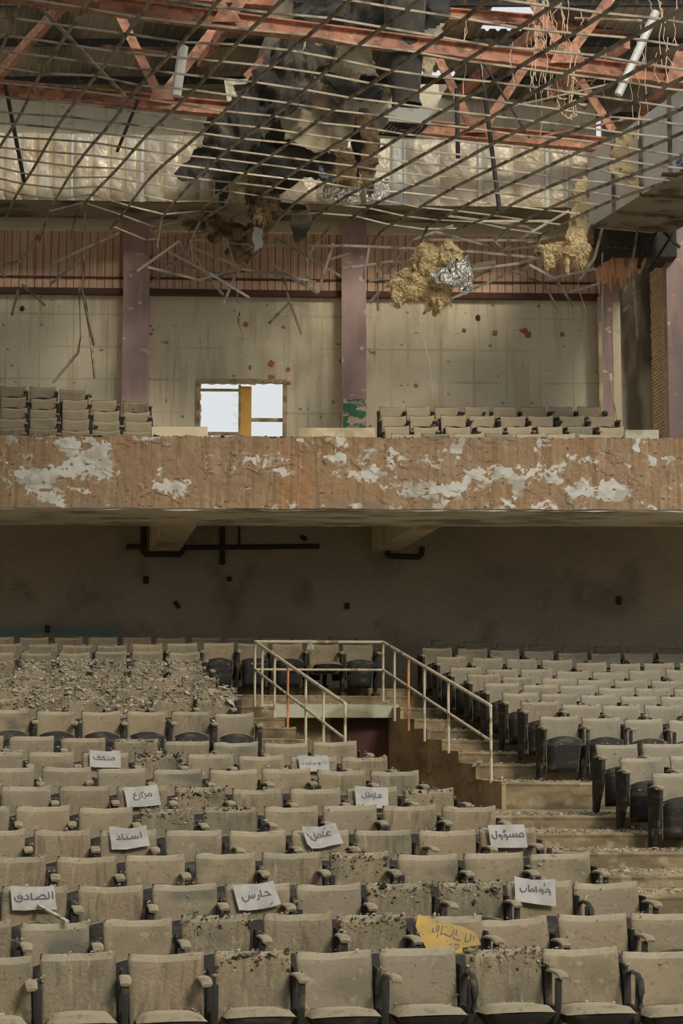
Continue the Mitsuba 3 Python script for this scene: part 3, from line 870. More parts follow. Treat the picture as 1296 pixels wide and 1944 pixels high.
# ---------------------------------------------------------------- the shell round the hall: side walls, stage wall, roof
struct('wall_left', box(-12.0, -11.5, -9.5, 39, 0, 15.6), 'concrete')
struct('wall_right', box(11, 11.5, 26, 39, 0, 15.6), 'concrete')
struct('wall_front', cat([box(-12, 4, -9.5, -9, 0, 15.6), box(4, 20, -9.5, -9, 0, 9.0)]), 'concrete')
ZR = 15.2
DD = np.array([-0.3, 1.0, 0.0])            # the way the roof beams run
DC = np.array([1.0, 0.3, 0.0])             # the way the trusses run


def sheet(x, y0, y1, w, droop=0.0):
    """One trapezoid-ribbed roof sheet, x being its X at Y = 33."""
    pr = []
    n = 5
    for k in range(n):
        a = k / n
        pr += [(a, 0), (a + .10, 0), (a + .13, -.045), (a + .17, -.045)]
    pr.append((1.0, 0))
    ys = [y0, (y0 + y1) / 2, y1]
    v = np.zeros((len(ys), len(pr), 3))
    for i, y in enumerate(ys):
        for j, (t, dz) in enumerate(pr):
            xx = x + t * w - .3 * (y - 33)
            v[i, j] = [xx, y, ZR - .2 + dz + max(0, 37 - y) * .33 * (y > 32) - (droop if i == 0 else 0)]
    return grid_mesh(v)


struct('roof', slant(-11.5, 11, 36.6, 37.6, ZR + .1, ZR + .3, 0), 'roof_sheet')

k = 0
for x in np.arange(-13.2, 10.5, 1.02):
    y0, y1 = 33.2, 37.3
    ua = CX + F * (x + .5) / 34
    if 3.0 < x < 4.0:
        y0 = 34.5
    elif 2.0 < x < 3.0:
        y1 = 35.7
    obj('sheet', sheet(x, y0, y1, 1.06), 'roof_sheet', 'roof')
    if x < -3.2:
        obj('sheet', sheet(x, 12.0, 30.6, 1.06), 'roof_sheet', 'roof')
for y in np.arange(33.6, 37.2, 1.1):
    z = ZR - .34 + (37 - y) * .33
    obj('purlin', bar([-11.4, y, z], [10.8, y, z], .07, .14), 'dark_iron', 'roof')

# trusses
def channel(p, q, h, w):
    """Steel channel: web and two flanges."""
    p, q = np.asarray(p, float), np.asarray(q, float)
    d, s, t = frame(q - p)
    return cat([bar(p, q, .02, h), bar(p + t * (h / 2) , q + t * (h / 2), w, .025), bar(p - t * (h / 2), q - t * (h / 2), w, .025)])


def TP(u, v, Y0):
    return Pe(u, v, Y0, 0.3)


def truss(Y0, label, bottom, top, diags, plates):
    t = thing('roof_truss', label, 'truss', 'red steel roof trusses')
    obj('bottom_chord', channel(TP(*bottom[0], Y0), TP(*bottom[1], Y0), .24, .2), 'red_steel', t)
    obj('top_chord', channel(TP(*top[0], Y0), TP(*top[1], Y0), .2, .18), 'red_steel', t)
    for a, b in diags:
        obj('diagonal', cat([bar(TP(*a, Y0) + [0, -.05, 0], TP(*b, Y0) + [0, -.05, 0], .03, .17), bar(TP(*a, Y0) + [0, .05, 0], TP(*b, Y0) + [0, .05, 0], .12, .03)]), 'red_steel', t)
    for (u, v, w, h) in plates:
        q = [TP(u - w, v + h, Y0 - .12), TP(u + w, v + h, Y0 - .12), TP(u + w * .45, v - h, Y0 - .12), TP(u - w * .45, v - h, Y0 - .12)]
        obj('gusset_plate', quad_slab(q, .02), 'red_steel', t)
    return t


truss(33.0, 'farther red steel truss just in front of the rear wall', [(-60, 162), (1300, 290)], [(-60, -40), (1300, 62)],
      [((838 - 20, 85), (893, 238)), ((1030, 78), (920, 240)), ((1085, 130), (1163, 250)), ((225, 25), (303, 185)), ((420, 40), (312, 180)), ((500, 50), (560, 110)), ((560, 55), (468, 150))],
      [(905, 238, 26, 14), (306, 178, 24, 12)])
truss(29.0, 'nearer red steel truss crossing the top of the picture', [(-60, -22), (1400, 164)], [(-60, -320), (1400, -160)],
      [((960, -70), (1077, 108)), ((1215, -80), (1077, 108)), ((1310, 150), (1420, -60)), ((430, 30), (360, -90)), ((440, 30), (520, -90))],
      [(1077, 100, 34, 20), (430, 28, 28, 14), (1300, 128, 40, 30)])
for k, (a, b) in enumerate((((868, 178), (1020, 58)), ((1044, 176), (1190, 82)), ((380, 118), (436, 44)), ((1215, 215), (1300, 110)), ((0, 140), (128, 0)))):
    pa, pb = Pz(a[0], a[1], 14.7), Pz(b[0], b[1], 14.7)
    solo('roof_beam', bar(pa, pb, .12, .2), 'red_steel', ('brown roof beam slanting behind the right truss diagonals', 'brown roof beam right of the hanging wires', 'pair-side brown roof beam left of the dark ducts', 'orange roof beam above the grey duct', 'thin brown roof beam in the top left corner')[k], 'beam')

# ---------------------------------------------------------------- ducts
DY, DE = 34.9, 0.05


def dz(v):
    return P(648, v, DY)[2]


d_top, d_bot = dz(262), dz(388)
t = thing('rear_air_duct', 'long foil-wrapped air duct running along the rear wall above the panelling', 'air duct')
xend = Pe(1122, 330, DY, DE)[0]
obj('casing', slant(-9, xend + .4, DY + .06, WY - .38, d_bot, d_top - .02, DE), 'duct_under', t, label='grimy underside of the duct')


def quilt(x0, x1, b, seed, n=9, m=15):
    """A bulging foil panel on the duct's face."""
    a, z = np.meshgrid(np.linspace(-1, 1, n), np.linspace(-1, 1, m))
    x = (x0 + x1) / 2 + a * (x1 - x0) / 2
    zz = (d_top + d_bot) / 2 + z * (d_top - d_bot) / 2
    pr = np.stack([x * 5, zz * 5, x * 0 + seed], -1)
    bul = b * np.sqrt(np.clip(1 - a ** 4, 0, 1)) * np.clip(1 - z ** 8, 0, 1) + .03 * (meshkit.fbm(pr, 3, seed) - .5)
    f = np.stack([x, DY + DE * x - bul, zz + .02 * (meshkit.fbm(pr + 9, 2, seed) - .5)], -1)
    bk = np.stack([x, DY + DE * x + .08, zz], -1)
    bk[0], bk[-1], bk[:, 0], bk[:, -1] = f[0], f[-1], f[:, 0], f[:, -1]
    return pillow(f[::-1], bk[::-1])


def dx(u):
    return Pe(u, 330, DY, DE)[0]


edges = [-60, -28, 8, 40, 70, 100, 133, 140, 175, 210, 237, 265, 274, 310, 345, 378, 404, 412, 450, 490, 530]
for k in range(len(edges) - 1):
    w = edges[k + 1] - edges[k]
    obj('foil_panel' if w > 12 else 'strap', quilt(dx(edges[k]), dx(edges[k + 1]), .1 if w > 12 else .03, k), 'foil' if w > 12 else 'galvanized', t, smooth=40)
edges = [530, 600, 665, 740, 765, 770, 835, 905, 914, 975, 1033, 1042, 1072, 1078, 1122]
for k in range(len(edges) - 1):
    w = edges[k + 1] - edges[k]
    obj('foil_panel' if w > 12 else 'strap', quilt(dx(edges[k]), dx(edges[k + 1]), .05 if w > 12 else .035, 40 + k), 'foil' if w > 26 else 'galvanized', t, smooth=40)

t = thing('side_air_duct', 'large grey sheet-metal duct coming forward at the right edge', 'air duct')
ex = np.array([1.0, 0.3, 0]) / 1.044
ey = np.array([0.3, -1.0, 0]) / 1.044
fa = P(1119, 431, 34.5)
H_ = 1.42
lens = [0, 1.15, 2.3, 3.45, 4.6, 5.75, 6.9]
for k in range(len(lens) - 1):
    a, b = fa + ey * lens[k], fa + ey * lens[k + 1]
    pts = np.zeros((7, 9, 3))
    for i, zt_ in enumerate(np.linspace(0, H_, 7)):
        for j, s in enumerate(np.linspace(0, 1, 9)):
            bul = -.05 * (1 - abs(2 * s - 1)) * (1 - abs(2 * zt_ / H_ - 1)) + .02 * (rng.random() - .5)
            if i in (0, 6) or j in (0, 8):
                bul = 0
            pts[i, j] = a + (b - a) * s + [0, 0, zt_] + ex * bul
    obj('side_panel', grid_mesh(pts), 'galvanized', t)
    w = ex * 1.7
    obj('bottom_panel', hexa([a, b, b + w, a + w, a + [0, 0, .03], b + [0, 0, .03], b + w + [0, 0, .03], a + w + [0, 0, .03]]), 'duct_under', t)
    obj('top_panel', hexa([a + [0, 0, H_ - .02], b + [0, 0, H_ - .02], b + w + [0, 0, H_ - .02], a + w + [0, 0, H_ - .02], a + [0, 0, H_], b + [0, 0, H_], b + w + [0, 0, H_], a + w + [0, 0, H_]]), 'galvanized', t)
    obj('flange', cat([bar(b - ex * .03 + [0, 0, -.03], b - ex * .03 + [0, 0, H_ + .02], .06, .05, up=ey), bar(b - ex * .03 - [0, 0, .03], b + w - [0, 0, .03], .05, .05)]), 'tee_metal', t)
obj('end_panel', hexa([fa, fa + ex * 1.7, fa + ex * 1.7 - ey * .05, fa - ey * .05, fa + [0, 0, H_], fa + ex * 1.7 + [0, 0, H_], fa + ex * 1.7 - ey * .05 + [0, 0, H_], fa - ey * .05 + [0, 0, H_]]), 'galvanized', t)
# dark boxed soffit and broken framing under that duct
c0 = P(1122, 440, 35.6)
solo('soffit_box', box(c0[0] + .15, xw(1262), 35.4, 36.3, P(1122, 492, 35.6)[2], c0[2] + .25), 'sooty_cloth', 'black sooted box below the far end of the grey duct', 'duct')
for k, (a, b) in enumerate((((1250, 432), (1210, 508)), ((1282, 436), (1232, 512)), ((1255, 436), (1290, 470)), ((1213, 440), (1214, 510)), ((1120, 468), (1215, 470)))):
    solo('duct_support', bar(P(*a, 34.9), P(*b, 34.9), .05, .05), 'dark_iron', ('left', 'right', 'short upper', 'upright', 'level')[k] + ' dark steel strut under the grey duct at the right', 'strut')

# ---------------------------------------------------------------- theatre chairs
W0 = 0.5


def backrest_mesh(dip=.016, seed=0, lump=0.0):
    n, m = 15, 12
    a, b = np.meshgrid(np.sin(np.linspace(-1, 1, n) * np.pi / 2), np.linspace(0, 1, m))
    x = a * W0 / 2 * (1 - .03 * (1 - b))
    z = .30 + (CH - .30) * b - dip * (1 - a ** 2) * b ** 3
    r = np.stack([a * 2 + seed * 7, b * 2, a * 0 + seed], -1)
    z = z + lump * (meshkit.noise(r * 1.3, seed) - .5) * b ** 2
    y = -.10 * (1 - b) - .04 * a ** 2
    h = .040 * np.sqrt(np.clip(1 - np.abs(a) ** 7, 0, 1)) * np.sqrt(np.clip(1 - np.abs(2 * b - 1) ** 12, 0, 1))
    y = y + lump * .6 * (meshkit.noise(r * 1.1 + 5, seed + 2) - .5)
    f = np.stack([x, y - h * 1.15, z], -1)
    k = np.stack([x, y + h * .8, z], -1)
    return pillow(f, k[:, :])


def seat_meshes():
    n, m = 11, 10
    a, b = np.meshgrid(np.linspace(-1, 1, n), np.linspace(0, 1, m))
    x = a * .225 * (1 - .10 * (1 - b))
    y = -.08 - .40 * b - .05 * (1 - a ** 2) * b
    z0 = .375 + .02 * b
    h = np.sqrt(np.clip(1 - np.abs(a) ** 8, 0, 1)) * np.sqrt(np.clip(1 - np.abs(2 * b - 1) ** 10, 0, 1))
    top = np.stack([x, y, z0 + .045 * h + .012 * (1 - a ** 2)], -1)
    low = np.stack([x, y, z0 - .01 * h + .012 * (1 - a ** 2) * (np.abs(2 * b - 1) > .99) + .012 * (1 - a ** 2)], -1)
    low[0], low[-1], low[:, 0], low[:, -1] = top[0], top[-1], top[:, 0], top[:, -1]
    cushion = pillow(low, top)
    up = np.stack([x * .97, y + .006, z0 + .012 - .0 * h], -1)
    dn = np.stack([x * .97, y + .006, z0 - .075 * h], -1)
    up[0], up[-1], up[:, 0], up[:, -1] = dn[0], dn[-1], dn[:, 0], dn[:, -1]
    return cushion, pillow(dn, up)


def arm_mesh(kind=0):
    if kind == 1:      # bare bent loop, its pad gone
        return sweep([[0, -.11, .60], [0, -.20, .632], [0, -.30, .628], [0, -.365, .59], [0, -.385, .52], [0, -.375, .42]], .022, .012, n=8)
    p = [[0, -.10, .625], [0, -.16, .634], [0, -.25, .639], [0, -.33, .636], [0, -.375, .626], [0, -.395, .614]]
    return sweep(p, [.030, .036, .038, .038, .037, .032], [.011, .014, .015, .016, .016, .012], n=12, power=2.8)


def stand_mesh():
    return cat([sweep([[0, -.14, .615], [0, -.13, .30], [0, -.12, -.06]], .014, .026, n=8, up=(1, 0, 0)), sweep([[0, -.355, .61], [0, -.345, .46], [0, -.30, .30], [0, -.20, .16], [0, -.15, .05]], .012, .024, n=8, up=(1, 0, 0)),
                box(-.011, .011, -.30, -.12, .27, .42), cham(-.012, .012, -.13, .0, .02, .67, .005), cham(-.045, .045, -.24, -.02, -.06, .012, .006)])


def end_panel_mesh():
    pg = Polygon([(-.05, .61), (-.40, .61), (-.40, .54), (-.33, .22), (-.12, .22)])
    m = trimesh.creation.extrude_polygon(pg, .022, engine='earcut')
    v = np.array(m.vertices)
    return tm(np.column_stack([v[:, 2] - .03, v[:, 0], v[:, 1]]), np.array(m.faces))


BACKS = [mikit.ply(backrest_mesh(d, s, l), 'fabric', smooth=50) for d, s, l in ((.012, 1, .01), (.018, 2, .016), (.008, 3, .02), (.022, 4, .012), (.014, 5, .03))]
cu, pn = seat_meshes()
SEAT, PAN = mikit.ply(cu, 'dusty_pad', smooth=50), mikit.ply(pn, 'dark_pan', smooth=50)
ARM = [mikit.ply(arm_mesh(0), 'dusty_pad', smooth=45), mikit.ply(arm_mesh(1), 'dark_iron', smooth=45)]
STAND, PANEL = mikit.ply(stand_mesh(), 'dark_iron', smooth=40), mikit.ply(end_panel_mesh(), 'dark_pan')
RM, TM = trimesh.transformations.rotation_matrix, trimesh.transformations.translation_matrix


def chair(pos, w, gap, rot, label, group, tilt=0.0, bare=False, streak=False, left_end=None, sc=1.0, yaw=0.0, lean=0.0, roll=0.0):
    key = thing('theatre_chair', label, 'chair', group)
    R = TM(pos) @ RM(rot, [0, 0, 1])
    w *= .975
    gap += w * .025
    S = np.diag([w / W0, 1, 1, 1])
    B = R @ TM([0, -.05, .3]) @ RM(lean, [1, 0, 0]) @ RM(roll, [0, 1, 0]) @ RM(yaw, [0, 0, 1]) @ TM([0, .05, -.3]) @ S
    obj('backrest', BACKS[rng.integers(len(BACKS))], 'fabric_streaked' if streak else None, key, to_world=B)
    H = (R @ TM([0, -.21, .295]) @ RM(-tilt, [1, 0, 0]) @ TM([0, .28, -.385]) if tilt > .5 else R @ TM([0, -.1, .375]) @ RM(-tilt, [1, 0, 0]) @ TM([0, .1, -.375])) @ S
    obj('seat', SEAT, None, key, to_world=H)
    obj('seat_pan', PAN, None, key, to_world=H)
    A_ = R @ TM([w / 2 + gap / 2, 0, 0])
    obj('armrest', ARM[1 if bare else 0], None, key, to_world=A_ @ RM(rng.normal(0, .03), [0, 0, 1]) @ RM(rng.normal(0, .06), [0, 1, 0]))
    obj('stand', STAND, None, key, to_world=A_)
    if left_end:
        L = R @ TM([-w / 2 - gap / 2, 0, 0])
        obj('armrest', ARM[0], None, key, to_world=L)
        obj('stand', STAND, None, key, to_world=L)
        if left_end == 'panel':
            obj('end_panel', PANEL, None, key, to_world=L)
    return key


ORD = ['first', 'second', 'third', 'fourth', 'fifth', 'sixth', 'seventh', 'eighth', 'ninth', 'tenth', 'eleventh', 'twelfth']
SIGNED = {(1, 5): 'with a yellow placard', (2, 0): 'behind a paper sign', (2, 3): 'behind a tilted paper sign', (2, 7): 'behind a creased paper sign', (4, 2): 'behind a paper sign',
          (4, 5): 'behind a tilted paper sign', (4, 8): 'behind a row-end paper sign', (6, 2): 'behind a paper sign', (6, 6): 'behind a paper sign', (7, 6): 'x', (8, 2): 'behind a small paper sign', (8, 6): 'behind a two-word paper sign'}
RUBBLY = {(0, 3), (0, 6), (1, 3), (1, 5), (2, 5), (2, 6), (3, 5), (5, 4), (5, 3), (6, 3), (6, 7), (8, 3), (9, 3)}
top_points = []
for i, row in enumerate(rows):
    for side in ('left', 'right'):
        S = [s for s in row['seats'] if s[0] == side]
        vis = 0
        for j, (sd, k, p, w, n) in enumerate(S):
            x0 = proj(p - [w / 2, 0, 0])[0]
            x1 = proj(p + [w / 2, 0, 0])[0]
            if x1 < 1 or x0 > 1295:
                continue
            vis += 1
            pitch = np.linalg.norm(S[min(j + 1, len(S) - 1)][2] - S[max(j - 1, 0)][2]) / max(1, min(j + 1, len(S) - 1) - max(j - 1, 0)) if len(S) > 1 else w + .05
            gap = max(.03, min(.09, pitch - w))
            base = ztier(i, p[0])
            res = float(np.clip(p[2] - CH - base, -.035, .035))
            extra = ''
            if side == 'left' and (i, k) in SIGNED and SIGNED[(i, k)] != 'x':
                extra = ' ' + SIGNED[(i, k)]
            elif side == 'left' and (i, k) in RUBBLY:
                extra = ' strewn with plaster rubble'
            where = {'left': 'left seating block', 'right': 'right seating block'}[side]
            rn = row['name'] if side == 'left' else {7: 'lowest', 8: 'second lowest', 9: 'third lowest', 10: 'fourth lowest'}.get(i, row['name'].split()[0]) + ' row'
            if side == 'right' and i > 10:
                rn = {18: 'last row', 17: 'second row from back', 16: 'third row from back', 15: 'fourth row from back', 14: 'fifth row from back', 13: 'sixth row from back', 12: 'seventh row from back', 11: 'eighth row from back'}[i]
            elif side == 'right':
                rn = {7: 'nearest row', 8: 'second nearest row', 9: 'third nearest row', 10: 'fourth nearest row'}[i]
            elif i > 9:
                rn = {18: 'last row', 17: 'second row from back', 16: 'third row from back', 15: 'fourth row from back', 14: 'fifth row from back', 13: 'sixth row from back', 12: 'seventh row from back', 11: 'eighth row from back', 10: 'front row above cross aisle'}[i]
            col = 'dusty tan' if side == 'left' else 'dusty grey-tan'
            label = f'{col} chair{extra}, {ORD[vis - 1]} from left, {rn}, {side} block'
            if i == 0:
                tilt = rng.uniform(.0, .06)
            else:
                tilt = rng.uniform(1.3, 1.42)
            if (i, k, side) in ((17, 9, 'left'), (9, 1, 'right')):
                tilt = .1
            bare = (i, k, side) in {(0, 5, 'left'), (0, 7, 'left'), (2, 7, 'left')} or rng.random() < .03
            streak = (i, k) in RUBBLY or rng.random() < (.3 if side == 'left' else .25)
            le = None
            if j == 0 and side == 'right':
                le = 'panel'
            first_left = side == 'left' and k == 0
            roll = {(1, 7): -.05, (0, 1): -.02, (1, 1): -.02}.get((i, k), rng.normal(0, .008)) if side == 'left' else rng.normal(0, .008)
            chair([p[0], p[1], base + res], w, gap, ROT, label, f'theatre chairs of the {where}', tilt, bare, streak, le, lean=rng.normal(0, .02), yaw=rng.normal(0, .02), roll=roll)
            top_points.append((i, side, k, p, w))
for bi, b in enumerate(bal):
    p = b['p']
    vis = 0
    for j in range(len(p)):
        if proj(p[j] + [b['w'] / 2, 0, 0])[0] < 1:
            continue
        vis += 1
        gap = max(.03, (p[min(j + 1, len(p) - 1)][0] - p[max(j - 1, 0)][0]) / max(1, min(j + 1, len(p) - 1) - max(j - 1, 0)) - b['w'])
        z = b['a'] * p[j][0] + b['b']
        label = f"dusty tan balcony chair, {ORD[vis - 1]} from left, {b['name']}, {b['side']} block"
        chair([p[j][0], p[j][1], z + float(np.clip(p[j][2] - CH - z, -.02, .02))], b['w'], gap, .06, label, f"chairs of the {b['side']} balcony block", rng.uniform(1.3, 1.42), False, rng.random() < .2,
              'plain' if j == 0 and b['side'] == 'right' else None, lean=rng.normal(0, .02), roll=rng.normal(0, .01))

# ---------------------------------------------------------------- handrails round the stairwell
r0 = .019


def rail_pts(line, ya, dx=0.0):
    x = line[0] + line[1] * ya + dx
    return x


def rail(name, label, line, ya, yb, za, zb_, feet, lower, rusty=()):
    t = thing(name, label, 'railing', 'white tube railings of the stairwell')
    A0, B0 = np.array([rail_pts(line, ya), ya, za]), np.array([rail_pts(line, yb), yb, zb_])
    obj('top_rail', sweep([A0, B0], r0 * 1.25, n=8), 'rail_paint', t)
    obj('lower_rail', sweep([A0 - [0, 0, lower], B0 - [0, 0, lower]], r0, n=8), 'rail_paint', t)
    for k, (s, zf) in enumerate(feet):
        q = A0 + (B0 - A0) * s
        obj('post', sweep([[q[0], q[1], zf], q], r0, n=8), 'rust_paint' if k in rusty else 'rail_paint', t, label='rusty post' if k in rusty else None)
    return t


def zstair(y, line):
    x = line[0] + line[1] * y
    i = 10
    for kk in range(10, NR):
        if y - E * x >= rows[kk]['Y'] - FRONT:
            i = kk
    return ztier(i, x)


ya, yb = 27.95, 22.2
zL0, zL1 = P(484, 1218, ya)[2], P(655, 1336, yb)[2]
zR0, zR1 = P(727, 1219, ya)[2], P(931, 1340, yb)[2]


def line_through(u0, y0, u1, y1):
    xa, xb = P(u0, 1250, y0)[0], P(u1, 1336, y1)[0]
    b = (xb - xa) / (y1 - y0)
    return (xa - b * y0, b)


LL, LR = line_through(484, ya, 655, yb), line_through(727, ya, 931, yb)
feetL = [(s, zstair(ya + (yb - ya) * s, LL) - .02) for s in (0, .10, .26, .42, .62, .80, 1.0)]
feetR = [(s, zstair(ya + (yb - ya) * s, LR) - .02) for s in (0, .13, .28, .44, .66, 1.0)]
rail('handrail', 'white sloping tube railing on the left side of the stairwell', LL, ya, yb, zL0, zL1, feetL, .42, (3,))
rail('handrail', 'white sloping tube railing between the stairwell and the aisle steps', LR, ya, yb, zR0, zR1, feetR, .42, (2,))
t = thing('handrail', 'level white tube railing across the head of the stairwell', 'railing', 'white tube railings of the stairwell')
a0, b0 = np.array([rail_pts(LL, ya), ya, zL0]), np.array([rail_pts(LR, ya), ya, zR0])
obj('top_rail', sweep([a0, b0], r0 * 1.25, n=8), 'rail_paint', t)
obj('lower_rail', sweep([a0 - [0, 0, .42], b0 - [0, 0, .42]], r0, n=8), 'rail_paint', t)
q = P(589, 1228, ya - .05)
solo('paper_scrap', clump(q, [.05, .03, .09], 4, 3, .6, 2.5), 'plaster_chip', 'crumpled pale scrap caught on the level railing', 'scrap', smooth=False)

# ---------------------------------------------------------------- paper signs on the chair backs: outlines and handwriting in the photograph's pixels
def on_back(i, vtop, q, off=0.0, sag=None):
    """Point of pixel q on the leaning chair backs of row i."""
    u, v = q
    Y = rows[i]['Y'] - .075 - .26 * (v - vtop) * rows[i]['Y'] / F - off
    return Pe(u, v, Y, E)


def paper(i, vtop, outline, size, bsdf, off):
    pg = Polygon(outline)
    v, f = trimesh.creation.triangulate_polygon(pg, engine='earcut')
    vv, ff = trimesh.remesh.subdivide_to_size(np.column_stack([v, v[:, 0] * 0]), f, size, max_iter=8)
    m = trimesh.Trimesh(vv, ff)
    m.merge_vertices()
    a = np.array([on_back(i, vtop, q, off + .012 * float(meshkit.noise(np.array([q[0] / 22., q[1] / 22., i])))) for q in np.array(m.vertices)[:, :2]])
    return tm(np.vstack([a, a + [0, .0015, 0]]), np.vstack([m.faces, np.array(m.faces)[:, ::-1] + len(a)]))


def ink(i, vtop, strokes, dots, wid, o, s, off):
    shapes = [LineString([(o[0] + x / s, o[1] + y / s) for x, y in st]).buffer(wid / 2, quad_segs=3) for st in strokes]
    shapes += [Polygon([(o[0] + (x + dx) / s, o[1] + (y + dy) / s) for dx, dy in ((-12, -4), (-2, -13), (12, -3), (3, 12))]) for x, y in dots]
    g = union_all(shapes)
    ms = []
    for pg in getattr(g, 'geoms', [g]):
        v, f = trimesh.creation.triangulate_polygon(pg, engine='earcut')
        vv, ff = trimesh.remesh.subdivide_to_size(np.column_stack([v, v[:, 0] * 0]), f, 3.5, max_iter=6)
        ms.append(tm(np.array([on_back(i, vtop, q, off + .0035 + .012 * float(meshkit.noise(np.array([q[0] / 22., q[1] / 22., i])))) for q in vv[:, :2]]), ff))
    return cat(ms)


def tear(pts, seed, k=3, j=.5):
    r = np.random.default_rng(seed)
    out = []
    for a, b in zip(pts, pts[1:] + pts[:1]):
        for t in np.arange(k) / k:
            out.append((a[0] + (b[0] - a[0]) * t + (r.normal(0, j) if t else 0), a[1] + (b[1] - a[1]) * t + (r.normal(0, j) if t else 0)))
    return out


